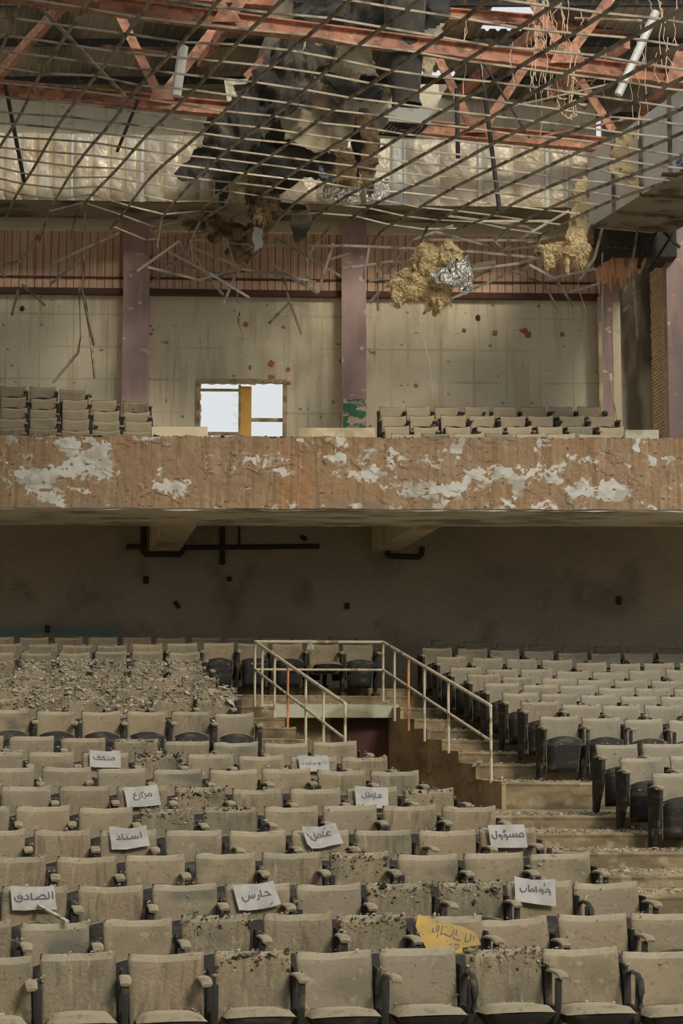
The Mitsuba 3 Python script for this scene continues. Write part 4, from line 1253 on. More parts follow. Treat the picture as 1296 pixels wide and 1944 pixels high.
SIGNS = [
    (2, 1679, (10, 1672), 10.8, [(105, 95), (350, 118), (600, 130), (800, 118), (1000, 90), (1060, 590), (700, 590), (400, 612), (145, 605)],
     [[(965, 230), (970, 290), (976, 362)], [(886, 242), (893, 300), (902, 352), (870, 368), (830, 366), (830, 335), (800, 295), (755, 287), (700, 325), (655, 372), (720, 376), (830, 366)], [(640, 345), (650, 378), (540, 386), (526, 270)],
      [(435, 290), (478, 345), (485, 380), (392, 382)], [(350, 350), (330, 312), (285, 305), (258, 335), (280, 366), (330, 362), (352, 340), (354, 385), (315, 428), (245, 426), (198, 390), (190, 345)]], [(265, 250), (325, 255)], 3.0,
     'white paper sign, six-letter word, with a stick lying across its corner, left edge'),
    (2, 1675, (435, 1664), 10.8, [(65, 185), (300, 170), (560, 152), (700, 130), (900, 80), (1060, 560), (880, 625), (690, 660), (400, 700), (200, 690)],
     [[(728, 325), (770, 305), (800, 335), (850, 375), (750, 390), (662, 408), (636, 285)], [(600, 370), (620, 420), (605, 465), (575, 475)],
      [(520, 365), (522, 425), (482, 436), (468, 390), (462, 440), (425, 442), (408, 385), (410, 450), (385, 500), (330, 515), (285, 480), (265, 430)], [(885, 535), (850, 572)]], [], 2.6, 'white paper sign tilted up to the right in the third row, middle'),
    (2, 1670, (965, 1656), 10.8, [(118, 80), (300, 120), (480, 155), (700, 150), (955, 140), (962, 420), (975, 700), (640, 665), (320, 615), (140, 590), (128, 300)],
     [[(770, 355), (815, 345), (850, 385), (856, 408), (735, 402)], [(695, 352), (648, 345), (626, 375), (660, 395), (700, 375), (695, 352), (712, 400), (690, 452)], [(560, 295), (575, 405)], [(425, 385), (480, 338), (522, 358), (530, 390), (420, 391), (410, 265)],
      [(365, 330), (365, 370), (330, 400), (280, 405), (245, 370), (240, 325)], [(740, 235), (735, 265)], [(855, 430), (850, 470)]], [(285, 272)], 2.4, 'creased white paper sign with a dipped top edge, third row, right'),
    (4, 1573, (195, 1560), 10.8, [(132, 98), (330, 120), (550, 140), (700, 112), (890, 70), (930, 280), (965, 490), (700, 530), (480, 572), (180, 570), (150, 300)],
     [[(770, 215), (795, 325)], [(725, 285), (732, 330), (686, 336), (670, 292), (664, 338), (622, 342), (612, 295), (600, 345), (510, 352), (500, 300)], [(510, 352), (412, 358), (396, 255)], [(320, 290), (358, 342), (364, 362), (285, 358)]],
     [(465, 258), (515, 248), (290, 245)], 2.6, 'white paper sign with a sagging top edge, fifth row, left'),
    (4, 1573, (560, 1556), 10.8, [(130, 140), (330, 146), (520, 140), (700, 90), (830, 65), (910, 270), (990, 480), (700, 540), (530, 585), (345, 595), (250, 500), (190, 330)],
     [[(715, 252), (668, 242), (642, 278), (672, 295), (640, 315), (735, 315), (680, 320), (586, 350), (560, 240)], [(545, 352), (520, 305), (480, 302), (440, 372), (545, 356)], [(440, 372), (425, 430), (370, 416), (330, 390), (315, 345)], [(382, 285), (430, 400)],
      [(255, 300), (280, 340)], [(590, 192), (620, 168)]], [(275, 165), (225, 270), (460, 510), (500, 540), (735, 155)], 2.2, 'speckled white paper sign steeply tilted, fifth row, middle'),
    (4, 1567, (915, 1556), 10.8, [(115, 112), (480, 105), (855, 95), (900, 330), (935, 570), (560, 578), (190, 585), (150, 340)],
     [[(850, 350), (840, 292), (800, 270), (762, 300), (755, 345), (850, 350), (720, 350), (700, 290), (700, 350), (650, 346), (635, 295), (630, 350), (580, 352), (570, 310), (565, 352), (510, 355), (498, 310), (455, 306), (446, 340), (490, 356), (518, 350), (525, 385), (500, 415)],
      [(470, 225), (442, 225), (440, 244), (470, 244), (440, 262)], [(400, 332), (365, 306), (340, 325), (360, 350), (400, 340), (412, 375), (400, 410)], [(285, 235), (300, 330), (295, 380), (260, 395), (220, 370), (200, 315)]], [], 2.6,
     'straight white paper sign at the aisle end of the fifth row'),
    (8, 1426, (155, 1410), 14.4, [(215, 185), (430, 212), (640, 235), (850, 225), (1060, 210), (1065, 440), (1070, 680), (640, 680), (215, 660)],
     [[(905, 480), (900, 420), (860, 396), (825, 420), (815, 466), (905, 468), (640, 468), (620, 400), (590, 370), (552, 395), (562, 414), (622, 406)], [(745, 420), (745, 466)], [(640, 468), (518, 460), (500, 400), (470, 366), (432, 386), (442, 405), (508, 395)],
      [(518, 460), (400, 455), (330, 430), (315, 410), (330, 375)]], [(685, 370), (750, 370), (715, 345), (575, 325), (630, 325), (460, 320)], 1.6, 'small white paper sign with one word, ninth row, far left'),
    (6, 1490, (225, 1480), 14.4, [(140, 195), (420, 205), (720, 175), (1050, 135), (1110, 400), (1165, 690), (700, 740), (235, 765), (185, 450)],
     [[(910, 450), (890, 388), (850, 366), (810, 400), (796, 446), (910, 446)], [(796, 448), (760, 446), (740, 420), (706, 382), (745, 432), (742, 480), (715, 520)], [(620, 355), (640, 430), (655, 500)], [(606, 356), (650, 350), (686, 335)], [(550, 395), (586, 450), (580, 500), (555, 542)],
      [(465, 380), (412, 388), (405, 420), (440, 442), (495, 436), (430, 455), (405, 500), (440, 550), (510, 556), (570, 535)]], [], 2.0, 'white paper sign with a nick in its lower edge, seventh row, left'),
    (8, 1431, (550, 1420), 14.4, [(215, 205), (620, 228), (1020, 200), (1035, 235), (1075, 240), (1050, 290), (1090, 650), (680, 640), (285, 650)],
     [[(1005, 370), (1010, 402), (942, 422), (930, 355)], [(885, 385), (880, 416), (822, 425), (810, 396), (768, 402), (830, 426), (780, 446), (792, 466), (840, 460)], [(714, 440), (700, 402), (662, 402), (650, 440), (714, 440)], [(650, 440), (600, 437), (600, 405)],
      [(600, 438), (482, 440), (520, 410), (560, 405)], [(462, 412), (432, 402), (426, 430), (462, 430), (462, 465)], [(355, 360), (370, 430), (340, 455), (300, 440), (290, 405)]], [(588, 375), (562, 375), (520, 470), (992, 455), (870, 370)], 1.1, 'white paper sign with two small words, ninth row, by the stairwell'),
    (6, 1492, (660, 1480), 14.4, [(190, 165), (450, 190), (720, 212), (1095, 210), (1105, 480), (1115, 780), (650, 780), (225, 760), (205, 450)],
     [[(930, 425), (880, 415), (850, 450), (892, 470), (862, 480), (930, 492), (860, 492), (752, 495), (740, 365)], [(575, 450), (565, 355)], [(530, 475), (590, 436), (650, 405), (690, 430), (660, 470), (540, 478)], [(690, 430), (712, 500), (705, 545)],
      [(490, 355), (505, 420), (510, 480), (470, 515), (420, 505), (385, 440)]], [], 1.8, 'white paper sign with a faint word, seventh row, right of the middle'),
]
for n_, (i, vt, o, s, outl, strokes, dots, wid, label) in enumerate(SIGNS):
    key = solo('paper_sign', paper(i, vt, tear([(o[0] + x / s, o[1] + y / s) for x, y in outl], n_, 2, .3), 9, 'paper', .03), 'paper', label, 'sign', smooth=True, group='paper signs on the chair backs')
    obj('writing', ink(i, vt, strokes, dots, wid, o, s, .03), 'ink', key, label='handwritten Arabic word in grey marker')
o, s = (785, 1730), 8.64
outl = [(75, 50), (350, 140), (600, 205), (740, 240), (850, 270), (940, 310), (1010, 360), (1060, 440), (1110, 550), (800, 600), (800, 760), (570, 760), (555, 620), (200, 600), (150, 480), (60, 330), (30, 240)]
key = solo('yellow_placard', paper(1, 1733, tear([(o[0] + x / s, o[1] + y / s) for x, y in outl], 99, 2, .4), 9, 'yellow_board', .03), 'yellow_board', 'torn yellow placard with dark Arabic handwriting in the second row', 'sign', smooth=True)
obj('writing', ink(1, 1733, [[(985, 400), (983, 462)], [(940, 375), (930, 470), (882, 500), (842, 490), (862, 370)], [(765, 478), (700, 466), (652, 442), (646, 420)], [(708, 310), (695, 392)], [(660, 300), (642, 380), (600, 412), (560, 402), (520, 368)],
                              [(520, 385), (500, 360), (440, 380), (460, 310), (472, 245)], [(415, 290), (375, 330), (400, 330), (422, 262), (392, 230), (370, 300)], [(325, 275), (310, 320), (342, 345)], [(392, 378), (398, 400), (380, 432)],
                              [(740, 540), (735, 590), (700, 622), (640, 600), (600, 612)], [(690, 530), (675, 555), (715, 548)]], [(805, 365), (620, 265), (530, 255), (545, 492), (600, 545), (626, 545), (385, 168)], 1.7, o, s, .03), 'ink', key, label='dark handwritten Arabic words')
a_, b_ = on_back(2, 1679, (74, 1719), .06), on_back(1, 1745, (128, 1750), .05)
solo('wooden_stick', bar(a_, b_, .03, .016), 'plaster_chip', 'pale broken stick leaning on the sign at the left edge', 'stick')

# ---------------------------------------------------------------- hung ceiling grid
t = thing('ceiling_grid', 'large wrecked metal grid of a hung ceiling, bare of its tiles and sagging', 'ceiling grid')
GM = np.array([-0.30, 1.0, 0.122])
GC = np.array([1.0, 0.30, -0.03]) * 0.655
G0 = P(661, 0, 19.9)


def G(i, s):
    p = G0 + i * GC + s * GM
    uu, _ = proj(p)
    edge = np.clip((s - 9.5) / 5.5, 0, 1) ** 2
    p = p - [0, 0, edge * (.35 + .3 * math.sin(i * 1.9)) * .7]
    return p + [.02 * math.sin(3.1 * i + s), 0, .035 * (meshkit.noise(np.array([i * .4, s * .35, 3.0])) - .5) * 3]


ends = {}
for i in range(-8, 12):
    send = {-4: 14.6, -3: 15.0, -2: 14.4, -1: 15.2, 0: 15.4}.get(i, 14.9 + .5 * math.sin(i * 2.3))
    if i >= 4:
        send = 13.6 - .25 * (i - 4) + .3 * math.sin(i * 3.7)
    ends[i] = send
    ss = np.arange(-3.5, send, .9).tolist() + [send]
    path = [G(i, x) for x in ss]
    if i % 3 != 0:
        d = path[-1] - path[-2]
        path.append(path[-1] + d * .8 + [rng.normal(0, .1), 0, -rng.uniform(.15, .45)])
    obj('main_runner', sweep(path, .015, .024, n=4, power=9), 'tee_metal', t)
for j in range(-4, 19):
    s = j * .84
    i0, i1 = -8, 11
    if s > 13.0:
        i1 = 3 + int(rng.integers(0, 3))
    if s > 14.0:
        i0, i1 = -2, 4
    if s > 14.6:
        i0 = 0
    ii = [i for i in np.arange(i0, i1 + .01, 1.0) if ends[int(i)] > s - .3]
    if len(ii) < 2:
        continue
    path = [G(i, s) + [0, 0, .012 + rng.normal(0, .01)] for i in ii]
    obj('cross_runner', sweep(path, .010, .015, n=4, power=9), 'bright_tee' if s > 10 else 'tee_metal', t)
STRIPS = [
    [(162, 405), (158, 545)], [(94, 502), (225, 443)], [(95, 540), (150, 495)], [(150, 545), (153, 640), (148, 670), (100, 727)], [(155, 545), (163, 590), (178, 655)], [(160, 560), (172, 640), (180, 718)], [(35, 550), (22, 598)], [(42, 540), (85, 580)], [(0, 512), (10, 525)],
    [(85, 430), (40, 495), (10, 502)], [(308, 415), (299, 470)], [(260, 515), (340, 458)], [(270, 560), (365, 458)], [(340, 458), (367, 502)], [(320, 478), (400, 520), (473, 565)], [(280, 507), (380, 532)], [(295, 493), (420, 520)], [(360, 468), (452, 505)],
    [(370, 455), (480, 466), (648, 467)], [(362, 470), (390, 520), (424, 560)], [(388, 535), (450, 515), (490, 478)], [(425, 575), (448, 520), (465, 500)], [(432, 462), (448, 515)], [(376, 532), (455, 510), (600, 535)], [(450, 515), (540, 520), (600, 553)], [(515, 500), (602, 556)],
    [(536, 515), (550, 575), (572, 634)], [(550, 575), (584, 580)], [(510, 614), (548, 575)], [(450, 548), (451, 600), (460, 645)], [(582, 545), (583, 488), (632, 420)], [(603, 556), (633, 462)], [(520, 450), (585, 488), (648, 525)], [(628, 492), (665, 480)],
    [(380, 420), (362, 460), (366, 495)], [(385, 418), (440, 380)], [(436, 460), (470, 440), (500, 415)],
    [(648, 466), (790, 472), (900, 478), (1025, 490)], [(648, 510), (745, 496), (870, 512)], [(715, 495), (730, 518), (745, 517)], [(716, 518), (717, 590)], [(700, 533), (726, 529)], [(733, 518), (785, 455), (860, 428)], [(800, 455), (1035, 457)],
    [(825, 440), (955, 475), (1035, 465)], [(850, 410), (1000, 430), (1040, 455)], [(908, 420), (1043, 420)], [(893, 512), (985, 500), (1020, 490)], [(850, 570), (940, 530), (1000, 500)], [(803, 596), (825, 575)], [(990, 530), (1018, 470)], [(1005, 503), (1055, 530), (1088, 581)],
    [(976, 515), (1033, 540), (1057, 585)], [(1040, 530), (1130, 510)], [(1080, 555), (1148, 535)], [(1098, 533), (1128, 490), (1143, 435)], [(1000, 460), (1120, 435), (1165, 420), (1210, 433), (1200, 500)], [(1200, 500), (1186, 553)], [(1200, 500), (1204, 570), (1210, 643)],
    [(1183, 590), (1201, 575)], [(1138, 610), (1143, 480)], [(940, 460), (955, 475), (1010, 440), (1080, 400)], [(700, 575), (720, 555)], [(690, 530), (700, 470)]]
for k, st in enumerate(STRIPS):
    Y = 34.3 - .5 * ((k * 37) % 10) / 10 if st[0][0] < 1090 else 33.4
    d0 = rng.uniform(-.35, .35, len(st))
    path = [P(u, v, Y + d0[q]) for q, (u, v) in enumerate(st)]
    obj('hanging_strip', sweep(path, .014, .026, n=4, power=9), 'bright_tee' if st[0][0] > 240 and k % 4 else 'tee_metal', t)
for nm, pts_, lab in (('rope', [(1105, 465), (1098, 520), (1097, 545), (1105, 570), (1113, 594)], 'thin curved pale cord hanging below the right wool clump'), ('rope', [(1142, 540), (1145, 640), (1156, 720), (1172, 800)], 'long pale cord hanging in front of the right mauve column'),
                      ('rope', [(786, 562), (797, 620), (815, 690), (822, 760)], 'very thin cord hanging down the plaster below the wool'), ('rope', [(451, 595), (451, 620), (460, 642)], 'short frayed cord with a knot on the plaster above the window')):
    solo(nm, sweep([P(u, v, 33.2 if pts_[0][0] == 786 else 34.2) for u, v in pts_], .014 if pts_[0][0] > 1000 else .007, n=6), 'rail_paint', lab, 'cord')
br = P(895, 512, 34.2)
solo('perforated_bracket', cat([bar(P(893, 505, 34.2), P(940, 498, 34.0), .03, .08), bar(P(893, 520, 34.3), P(930, 515, 34.0), .12, .02), bar(P(900, 527, 34.2), P(938, 506, 33.9), .04, .03)]), 'bright_tee', 'pale perforated steel channel sticking out right of the foil', 'bracket')
for a, b, Y, r_, bs, lab in (((867, 168), (869, 300), 31.6, .04, 'pipe_dark', 'short dark red hanger pipe left of the long one'), ((909, 90), (948, 400), 31.4, .04, 'pipe_dark', 'long dark red hanger pipe in front of the foil duct'), ((10, 160), (46, 345), 31.1, .035, 'pipe_dark', 'dark hanger rod in front of the foil at the left'),
                             ((262, 190), (222, 288), 31.8, .03, 'pipe_dark', 'thin dark hanger rod on the upper plaster'), ((67, 4), (240, 186), 30.5, .035, 'bright_tee', 'pale conduit slanting across the top left corner'), ((348, 88), (334, 182), 31.0, .09, 'galvanized', 'pale flat strut hanging in the upper left'),
                             ((195, 88), (318, 102), 30.5, .03, 'red_steel', 'thin level reddish tube in the upper left'), ((1245, 22), (1173, 180), 30.0, .07, 'galvanized', 'grey sloping strut behind the upper right wires'), ((908, 104), (1005, 262), 29.7, .02, 'pipe_dark', 'thin dark rod leaning across the right truss'),
                             ((960, 205), (1200, 150), 31.5, .02, 'bright_tee', 'thin pale bent tube in front of the right truss'), ((1015, 262), (1196, 225), 32.0, .022, 'red_steel', 'thin reddish tube above the truss chord at right'), ((1090, 35), (1218, 40), 30.6, .03, 'frame_paint', 'pale broken lath caught on the wires')):
    solo('hanger_rod', sweep([P(*a, Y), P(*b, Y)], r_, n=6), bs, lab, 'rod')
r = np.random.default_rng(11)
wires = []
for k in range(60):
    u = r.choice([r.uniform(1000, 1110), r.uniform(1200, 1290), r.uniform(830, 1180)], p=[.5, .25, .25])
    v0, L = r.uniform(-30, 120), r.uniform(40, 150)
    Y = r.uniform(29.5, 32)
    w = np.cumsum(r.normal(0, 3.2, 8))
    wires.append(sweep([P(u + w[q], v0 + L * q / 7, Y) for q in range(8)], r.uniform(.006, .012), n=4))
for (u, v) in ((1093, 160), (1085, 190)):
    for k in range(9):
        a = np.cumsum(r.normal(0, 9, (6, 2)), 0)
        wires.append(sweep([P(u + a[q, 0], v + a[q, 1] * .8, 30.5) for q in range(6)], .012, n=4))
solo('loose_wires', cat(wires), 'wire', 'tangle of thin pale wires hanging from the roof on the right', 'wires', kind='stuff')

# ---------------------------------------------------------------- collapsed ducts and torn wrapping in the middle
t = thing('collapsed_duct', 'big sooty duct with torn black wrapping collapsed onto the ceiling grid', 'air duct')
pa, pb = P(690, -60, 30.5), P(430, 330, 34.6)


def bigduct(path, w, h, seed, n=20):
    path = np.asarray(path, float)
    m = 26
    tt = np.linspace(0, 1, m)
    cum = np.concatenate([[0], np.cumsum(np.linalg.norm(np.diff(path, axis=0), axis=1))])
    cum /= cum[-1]
    c = np.stack([np.interp(tt, cum, path[:, k]) for k in range(3)], 1)
    out = np.zeros((m, n + 1, 3))
    for i in range(m):
        d = c[min(i + 1, m - 1)] - c[max(i - 1, 0)]
        _, s_, u_ = frame(d)
        for k in range(n + 1):
            a = 2 * np.pi * k / n
            ca, sa = np.sign(np.cos(a)) * abs(np.cos(a)) ** .6, np.sign(np.sin(a)) * abs(np.sin(a)) ** .6
            q = 1 + .3 * (meshkit.fbm(np.array([math.cos(a) * 1.6, math.sin(a) * 1.6, i * .28 + seed]), 3, seed) - .5)
            out[i, k] = c[i] + s_ * ca * w / 2 * q + u_ * sa * h / 2 * q
        out[i, -1] = out[i, 0]
    return grid_mesh(out)


obj('body', bigduct([P(640, -70, 31.6), P(600, 90, 32.8), P(540, 220, 33.8), P(450, 330, 34.6)], 1.9, 1.1, 3), 'duct_board', t, smooth=True)
obj('branch', bigduct([P(500, 150, 32.6), P(520, 290, 33.2), P(560, 345, 33.4)], 1.3, 1.0, 8), 'sooty_cloth', t, smooth=True)
for k, (poly, Y, bs) in enumerate((
        ([(560, -20), (700, -20), (690, 60), (655, 80), (640, 75), (625, 120), (600, 130), (590, 190), (520, 230), (455, 330), (430, 330), (400, 300), (385, 260), (440, 190), (505, 110), (550, 60)], 30.9, 'sooty_cloth'),
        ([(395, 200), (470, 215), (470, 300), (440, 345), (420, 400), (400, 330), (345, 345), (330, 330), (385, 270)], 33.0, 'sooty_cloth'),
        ([(680, -20), (760, -20), (755, 60), (720, 100), (700, 60), (660, 95), (650, 40)], 30.2, 'sooty_cloth'),
        ([(590, 130), (650, 150), (730, 170), (720, 200), (650, 180), (640, 215), (615, 160)], 30.9, 'sooty_cloth'),
        ([(600, 40), (690, 55), (720, 150), (640, 140), (560, 200), (545, 150)], 31.0, 'duct_board'),
        ([(520, 170), (590, 195), (680, 215), (660, 280), (600, 290), (540, 260)], 31.4, 'duct_board'),
        ([(480, 260), (600, 285), (640, 300), (620, 345), (560, 330), (500, 345), (470, 300)], 31.8, 'sooty_cloth'),
        ([(740, -20), (860, -20), (850, 40), (825, 70), (815, 100), (800, 60), (770, 80)], 30.6, 'sooty_cloth'),
        ([(800, 60), (845, 40), (830, 80), (822, 130), (806, 150), (798, 110)], 30.4, 'duct_board'),
        ([(655, 220), (700, 205), (712, 240), (690, 300), (680, 340), (672, 290)], 31.6, 'sooty_cloth'))):
    obj('torn_wrapping', ragged(poly, Y, 30 + k, .03, .35, .06), bs, t, smooth=40)
t = thing('drop_duct', 'dark fabric-sleeved duct hanging down to a square air outlet', 'air duct')


def loft(secs, n=24):
    """Rounded box sections (centre, half width, half depth) joined into a skin."""
    out = []
    for c, w, d, pw in secs:
        a = np.arange(n + 1) / n * 2 * np.pi
        ca, sa = np.sign(np.cos(a)) * np.abs(np.cos(a)) ** pw, np.sign(np.sin(a)) * np.abs(np.sin(a)) ** pw
        out.append(np.column_stack([c[0] + ca * w + sa * d * -.3, c[1] + ca * w * .3 + sa * d, np.full(n + 1, c[2])]))
    return grid_mesh(np.array(out))


Yd = 29.6
sk = F / Yd
obj('sleeve', loft([(P(768, -60, Yd), .33, .33, .6), (P(768, 20, Yd), .31, .31, .6), (P(767, 90, Yd), .30, .28, .7), (P(767, 150, Yd), .27, .22, .9), (P(770, 185, Yd), .22, .16, 1.0), (P(772, 200, Yd), .24, .2, .8)]), 'sooty_cloth', t, smooth=True)
c0, c1, c2 = P(772, 200, Yd), P(768, 224, Yd), P(764, 246, Yd)


def sq(c, w):
    ex_, ey_ = np.array([.95, .22, 0]), np.array([-.28, .96, 0])
    return [c - ex_ * w - ey_ * w, c + ex_ * w - ey_ * w, c + ex_ * w + ey_ * w, c - ex_ * w + ey_ * w]


obj('outlet_hood', hexa(sq(c2 + [0, 0, .25], .36) + sq(c2 + [0, 0, .29], .25)), 'dull_sheet', t)
obj('outlet_box', hexa(sq(c2, .37) + sq(c2 + [0, 0, .25], .37)), 'dull_sheet', t)
for k in range(4):
    w = .31 - .075 * k
    q = sq(c2 - [0, 0, .01], w)
    obj('louvre', cat([bar(q[a], q[(a + 1) % 4], .03, .02) for a in range(4)]), 'dark_iron', t)
# smaller collapsed pieces
solo('supply_hood', cat([ragged([(425, 152), (495, 148), (468, 190), (440, 200), (432, 198)], 32.4, 3, .05, .02, .0)]), 'foil', 'pale sheet-metal duct end left of the sooty duct', 'duct')
t = thing('ceiling_grille', 'small louvred ceiling grille hanging under the sooty duct', 'grille')
g0, g1 = P(528, 386, 33.8), P(582, 390, 33.8)
g2, g3 = P(586, 402, 33.2), P(522, 400, 33.2)
obj('frame', cat([bar(a, b, .05, .04) for a, b in ((g0, g1), (g1, g2), (g2, g3), (g3, g0))]), 'tee_metal', t)
for k in range(5):
    s = (k + .5) / 5
    obj('slat', bar(g0 + (g3 - g0) * s, g1 + (g2 - g1) * s, .06, .012), 'dark_iron', t)
for k, (poly, Y, bs, lab) in enumerate((
        ([(330, 400), (400, 402), (460, 425), (520, 415), (505, 440), (470, 470), (450, 495), (425, 480), (440, 455), (390, 440), (345, 430)], 34.2, 'wool_brown', 'torn brown board hanging at the left edge of the grid'),
        ([(552, 405), (588, 395), (592, 425), (575, 455), (560, 462), (551, 430)], 33.6, 'duct_under', 'torn pointed board flap hanging below the grille'),
        ([(388, 415), (414, 420), (418, 455), (404, 462), (392, 450)], 34.0, 'wool_brown', 'small brown wool flap under the left torn board'),
        ([(482, 430), (497, 432), (498, 465), (486, 476), (480, 460)], 33.6, 'galvanized', 'grey scrap dangling under the brown wool clump'),
        ([(672, 215), (705, 220), (722, 260), (712, 330), (705, 372), (696, 360), (680, 320), (690, 270)], 31.3, 'wool_brown', 'long shaggy brown strip hanging right of the yellow wool'),
        ([(684, 350), (692, 350), (695, 385), (684, 388)], 31.3, 'wool_brown', 'narrow scrap under the long shaggy strip'),
        ([(448, 480), (482, 470), (470, 495), (450, 500)], 34.0, 'wool_brown', 'curled scrap of board at the top of the wood panelling'),
        ([(610, 320), (660, 330), (740, 340), (735, 380), (660, 385), (612, 372)], 33.6, 'crumpled_foil', 'crumpled foil sheet behind the pigeon'))):
    solo('torn_scrap', ragged(poly, Y, 60 + k, .05, .12, .05), bs, lab, 'scrap', smooth=40)
solo('wool_clump', cat([clump(P(498, 368, 32.6), [.27, .25, .46], 3, 5, .45, 2.0), clump(P(505, 340, 32.7), [.2, .2, .26], 4, 4, .5), clump(P(488, 405, 32.5), [.1, .1, .22], 5, 4, .6)]), 'wool_brown', 'dark brown clump of insulation dangling left of the grille', 'insulation', smooth=True)
solo('wool_clump', cat([clump(P(652, 318, 32.2), [.33, .25, .32], 8, 5, .4, 2.2), clump(P(632, 332, 32.1), [.2, .2, .2], 9, 4, .5)]), 'wool', 'yellow mineral wool bulging behind the pigeon', 'insulation', smooth=True)
key = solo('wool_clump', cat([clump(P(815, 500, 33.2), [.30, .2, .34], 12, 5, .42, 1.8), clump(P(780, 540, 33.2), [.36, .2, .27], 13, 5, .45, 2.1), clump(P(830, 560, 33.2), [.24, .2, .28], 14, 5, .5, 2.4), clump(P(852, 488, 33.1), [.2, .18, .3], 15, 4, .5),
                              clump(P(756, 560, 33.2), [.12, .12, .26], 16, 4, .6), clump(P(826, 590, 33.2), [.06, .06, .1], 17, 3, .6)]), 'wool', 'big ragged clump of yellow mineral wool hanging in the middle with foil', 'insulation', smooth=True)
obj('foil_facing', ragged([(838, 505), (862, 498), (888, 484), (896, 510), (898, 550), (880, 558), (872, 545), (830, 540), (815, 520)], 32.8, 21, .02, .25, .04), 'crumpled_foil', key, smooth=60, label='torn silver foil facing')
obj('foil_edge', ragged([(785, 475), (790, 474), (797, 515), (792, 516)], 32.75, 22, .03, .03, .02), 'wool_brown', key)
t = solo('wool_clump', cat([clump(P(1062, 478, 32.6), [.36, .22, .16], 31, 5, .5, 2.6), clump(P(1042, 490, 32.5), [.1, .1, .2], 32, 4, .6), clump(P(1096, 470, 32.6), [.2, .16, .3], 33, 5, .5), clump(P(1076, 500, 32.5), [.05, .05, .16], 34, 4, .6)]), 'wool', 'pale yellow shaggy wool hanging at the right end of the grid', 'insulation', smooth=True)
solo('wool_strip', ragged([(1088, 350), (1112, 335), (1118, 360), (1116, 455), (1095, 470), (1074, 455), (1082, 410), (1092, 385)], 33.2, 41, .12, .14, .05), 'wool', 'pale wool strip hanging down beside the grey duct corner', 'insulation', smooth=40)
q_ = [(1170, 262), (1200, 240), (1203, 280), (1192, 288), (1205, 330), (1222, 366), (1200, 352), (1155, 322), (1160, 310), (1185, 305), (1158, 292)]
solo('wool_strip', ragged(q_, 32.15, 42, .1, .1, .05, e=-.0), 'wool', 'peeled flap of wool on the side of the grey duct', 'insulation', smooth=40)
solo('plywood_sheet', ragged([(1128, 510), (1160, 490), (1215, 470), (1232, 480), (1215, 520), (1205, 512), (1195, 545), (1190, 520), (1178, 550), (1172, 525), (1160, 555), (1150, 535), (1140, 562), (1133, 540)], 35.5, 51, .02, .05, .02), 'plywood', 'splintered orange plywood hanging below the grey duct', 'plywood', smooth=30)

# ---------------------------------------------------------------- pigeons
def pigeon(c, yaw, label, sc=1.0):
    """A standing pigeon: body, neck and head in one skin, wings, tail, legs as parts."""
    import manifold3d as m3

    def ball(p, r_):
        return m3.Manifold.sphere(r_, 16).translate(p)
    chain = [((-.10, 0, .005), .030), ((-.03, 0, .0), .056), ((.05, 0, .018), .060), ((.095, 0, .055), .040), ((.115, 0, .095), .030), ((.125, 0, .115), .028)]
    body = m3.Manifold.batch_hull([ball(*chain[0]), ball(*chain[1])])
    for a, b in zip(chain[1:], chain[2:]):
        body += m3.Manifold.batch_hull([ball(*a), ball(*b)])
    mm = body.refine_to_length(.015).to_mesh()
    bm = trimesh.Trimesh(mm.vert_properties[:, :3], mm.tri_verts)
    trimesh.smoothing.filter_taubin(bm, iterations=12)
    M = TM(c) @ RM(yaw, [0, 0, 1]) @ RM(-.45, [0, 1, 0]) @ np.diag([sc, sc, sc, 1])
    key = solo('pigeon', tm(trimesh.transformations.transform_points(bm.vertices, M), bm.faces), 'pigeon_grey', label, 'pigeon', smooth=True)

    def put(name, m, bs):
        obj(name, tm(trimesh.transformations.transform_points(m.vertices, M), m.faces), bs, key, smooth=40)
    put('tail', hexa([[-.22, -.03, -.01], [-.09, -.02, -.005], [-.09, .02, -.005], [-.22, .03, -.01], [-.22, -.03, .002], [-.09, -.02, .012], [-.09, .02, .012], [-.22, .03, .002]]), 'pigeon_dark')
    for s in (-1, 1):
        w = trimesh.creation.icosphere(3)
        w.vertices = w.vertices * [.105, .014, .042] + [-.035, s * .052, .012]
        put('wing', tm(w.vertices, w.faces), 'pigeon_grey')
        for k in range(2):
            bb = trimesh.creation.icosphere(2)
            bb.vertices = bb.vertices * [.014, .005, .03] + [-.05 - .035 * k, s * .066, .012]
            put('wing_bar', tm(bb.vertices, bb.faces), 'pigeon_dark')
        eye = trimesh.creation.icosphere(1)
        eye.vertices = eye.vertices * .006 + [.138, s * .024, .122]
        put('eye', tm(eye.vertices, eye.faces), 'pigeon_leg')
        put('leg', cat([rod([.005, s * .02, -.05], [.03, s * .022, -.115], .006), rod([.03, s * .022, -.115], [.06, s * .022, -.105], .004), rod([.03, s * .022, -.115], [.01, s * .022, -.125], .004)]), 'pigeon_leg')
    put('beak', sweep([[.148, 0, .115], [.175, 0, .105]], [.009, .002], n=6), 'pigeon_dark')
    return key


pigeon(P(618, 340, 31.6), math.pi, 'grey pigeon with dark wing bars perched on the grid in the middle', 1.35)
pigeon(P(1297, 318, 30.6), math.pi + .2, 'bluish pigeon perched at the right edge on the duct ledge', 1.3)
solo('ledge_plate', bar(P(1256, 331, 30.6), P(1330, 335, 30.6), .12, .04), 'wood_dark', 'short dark plate under the pigeon at the right edge', 'plate')

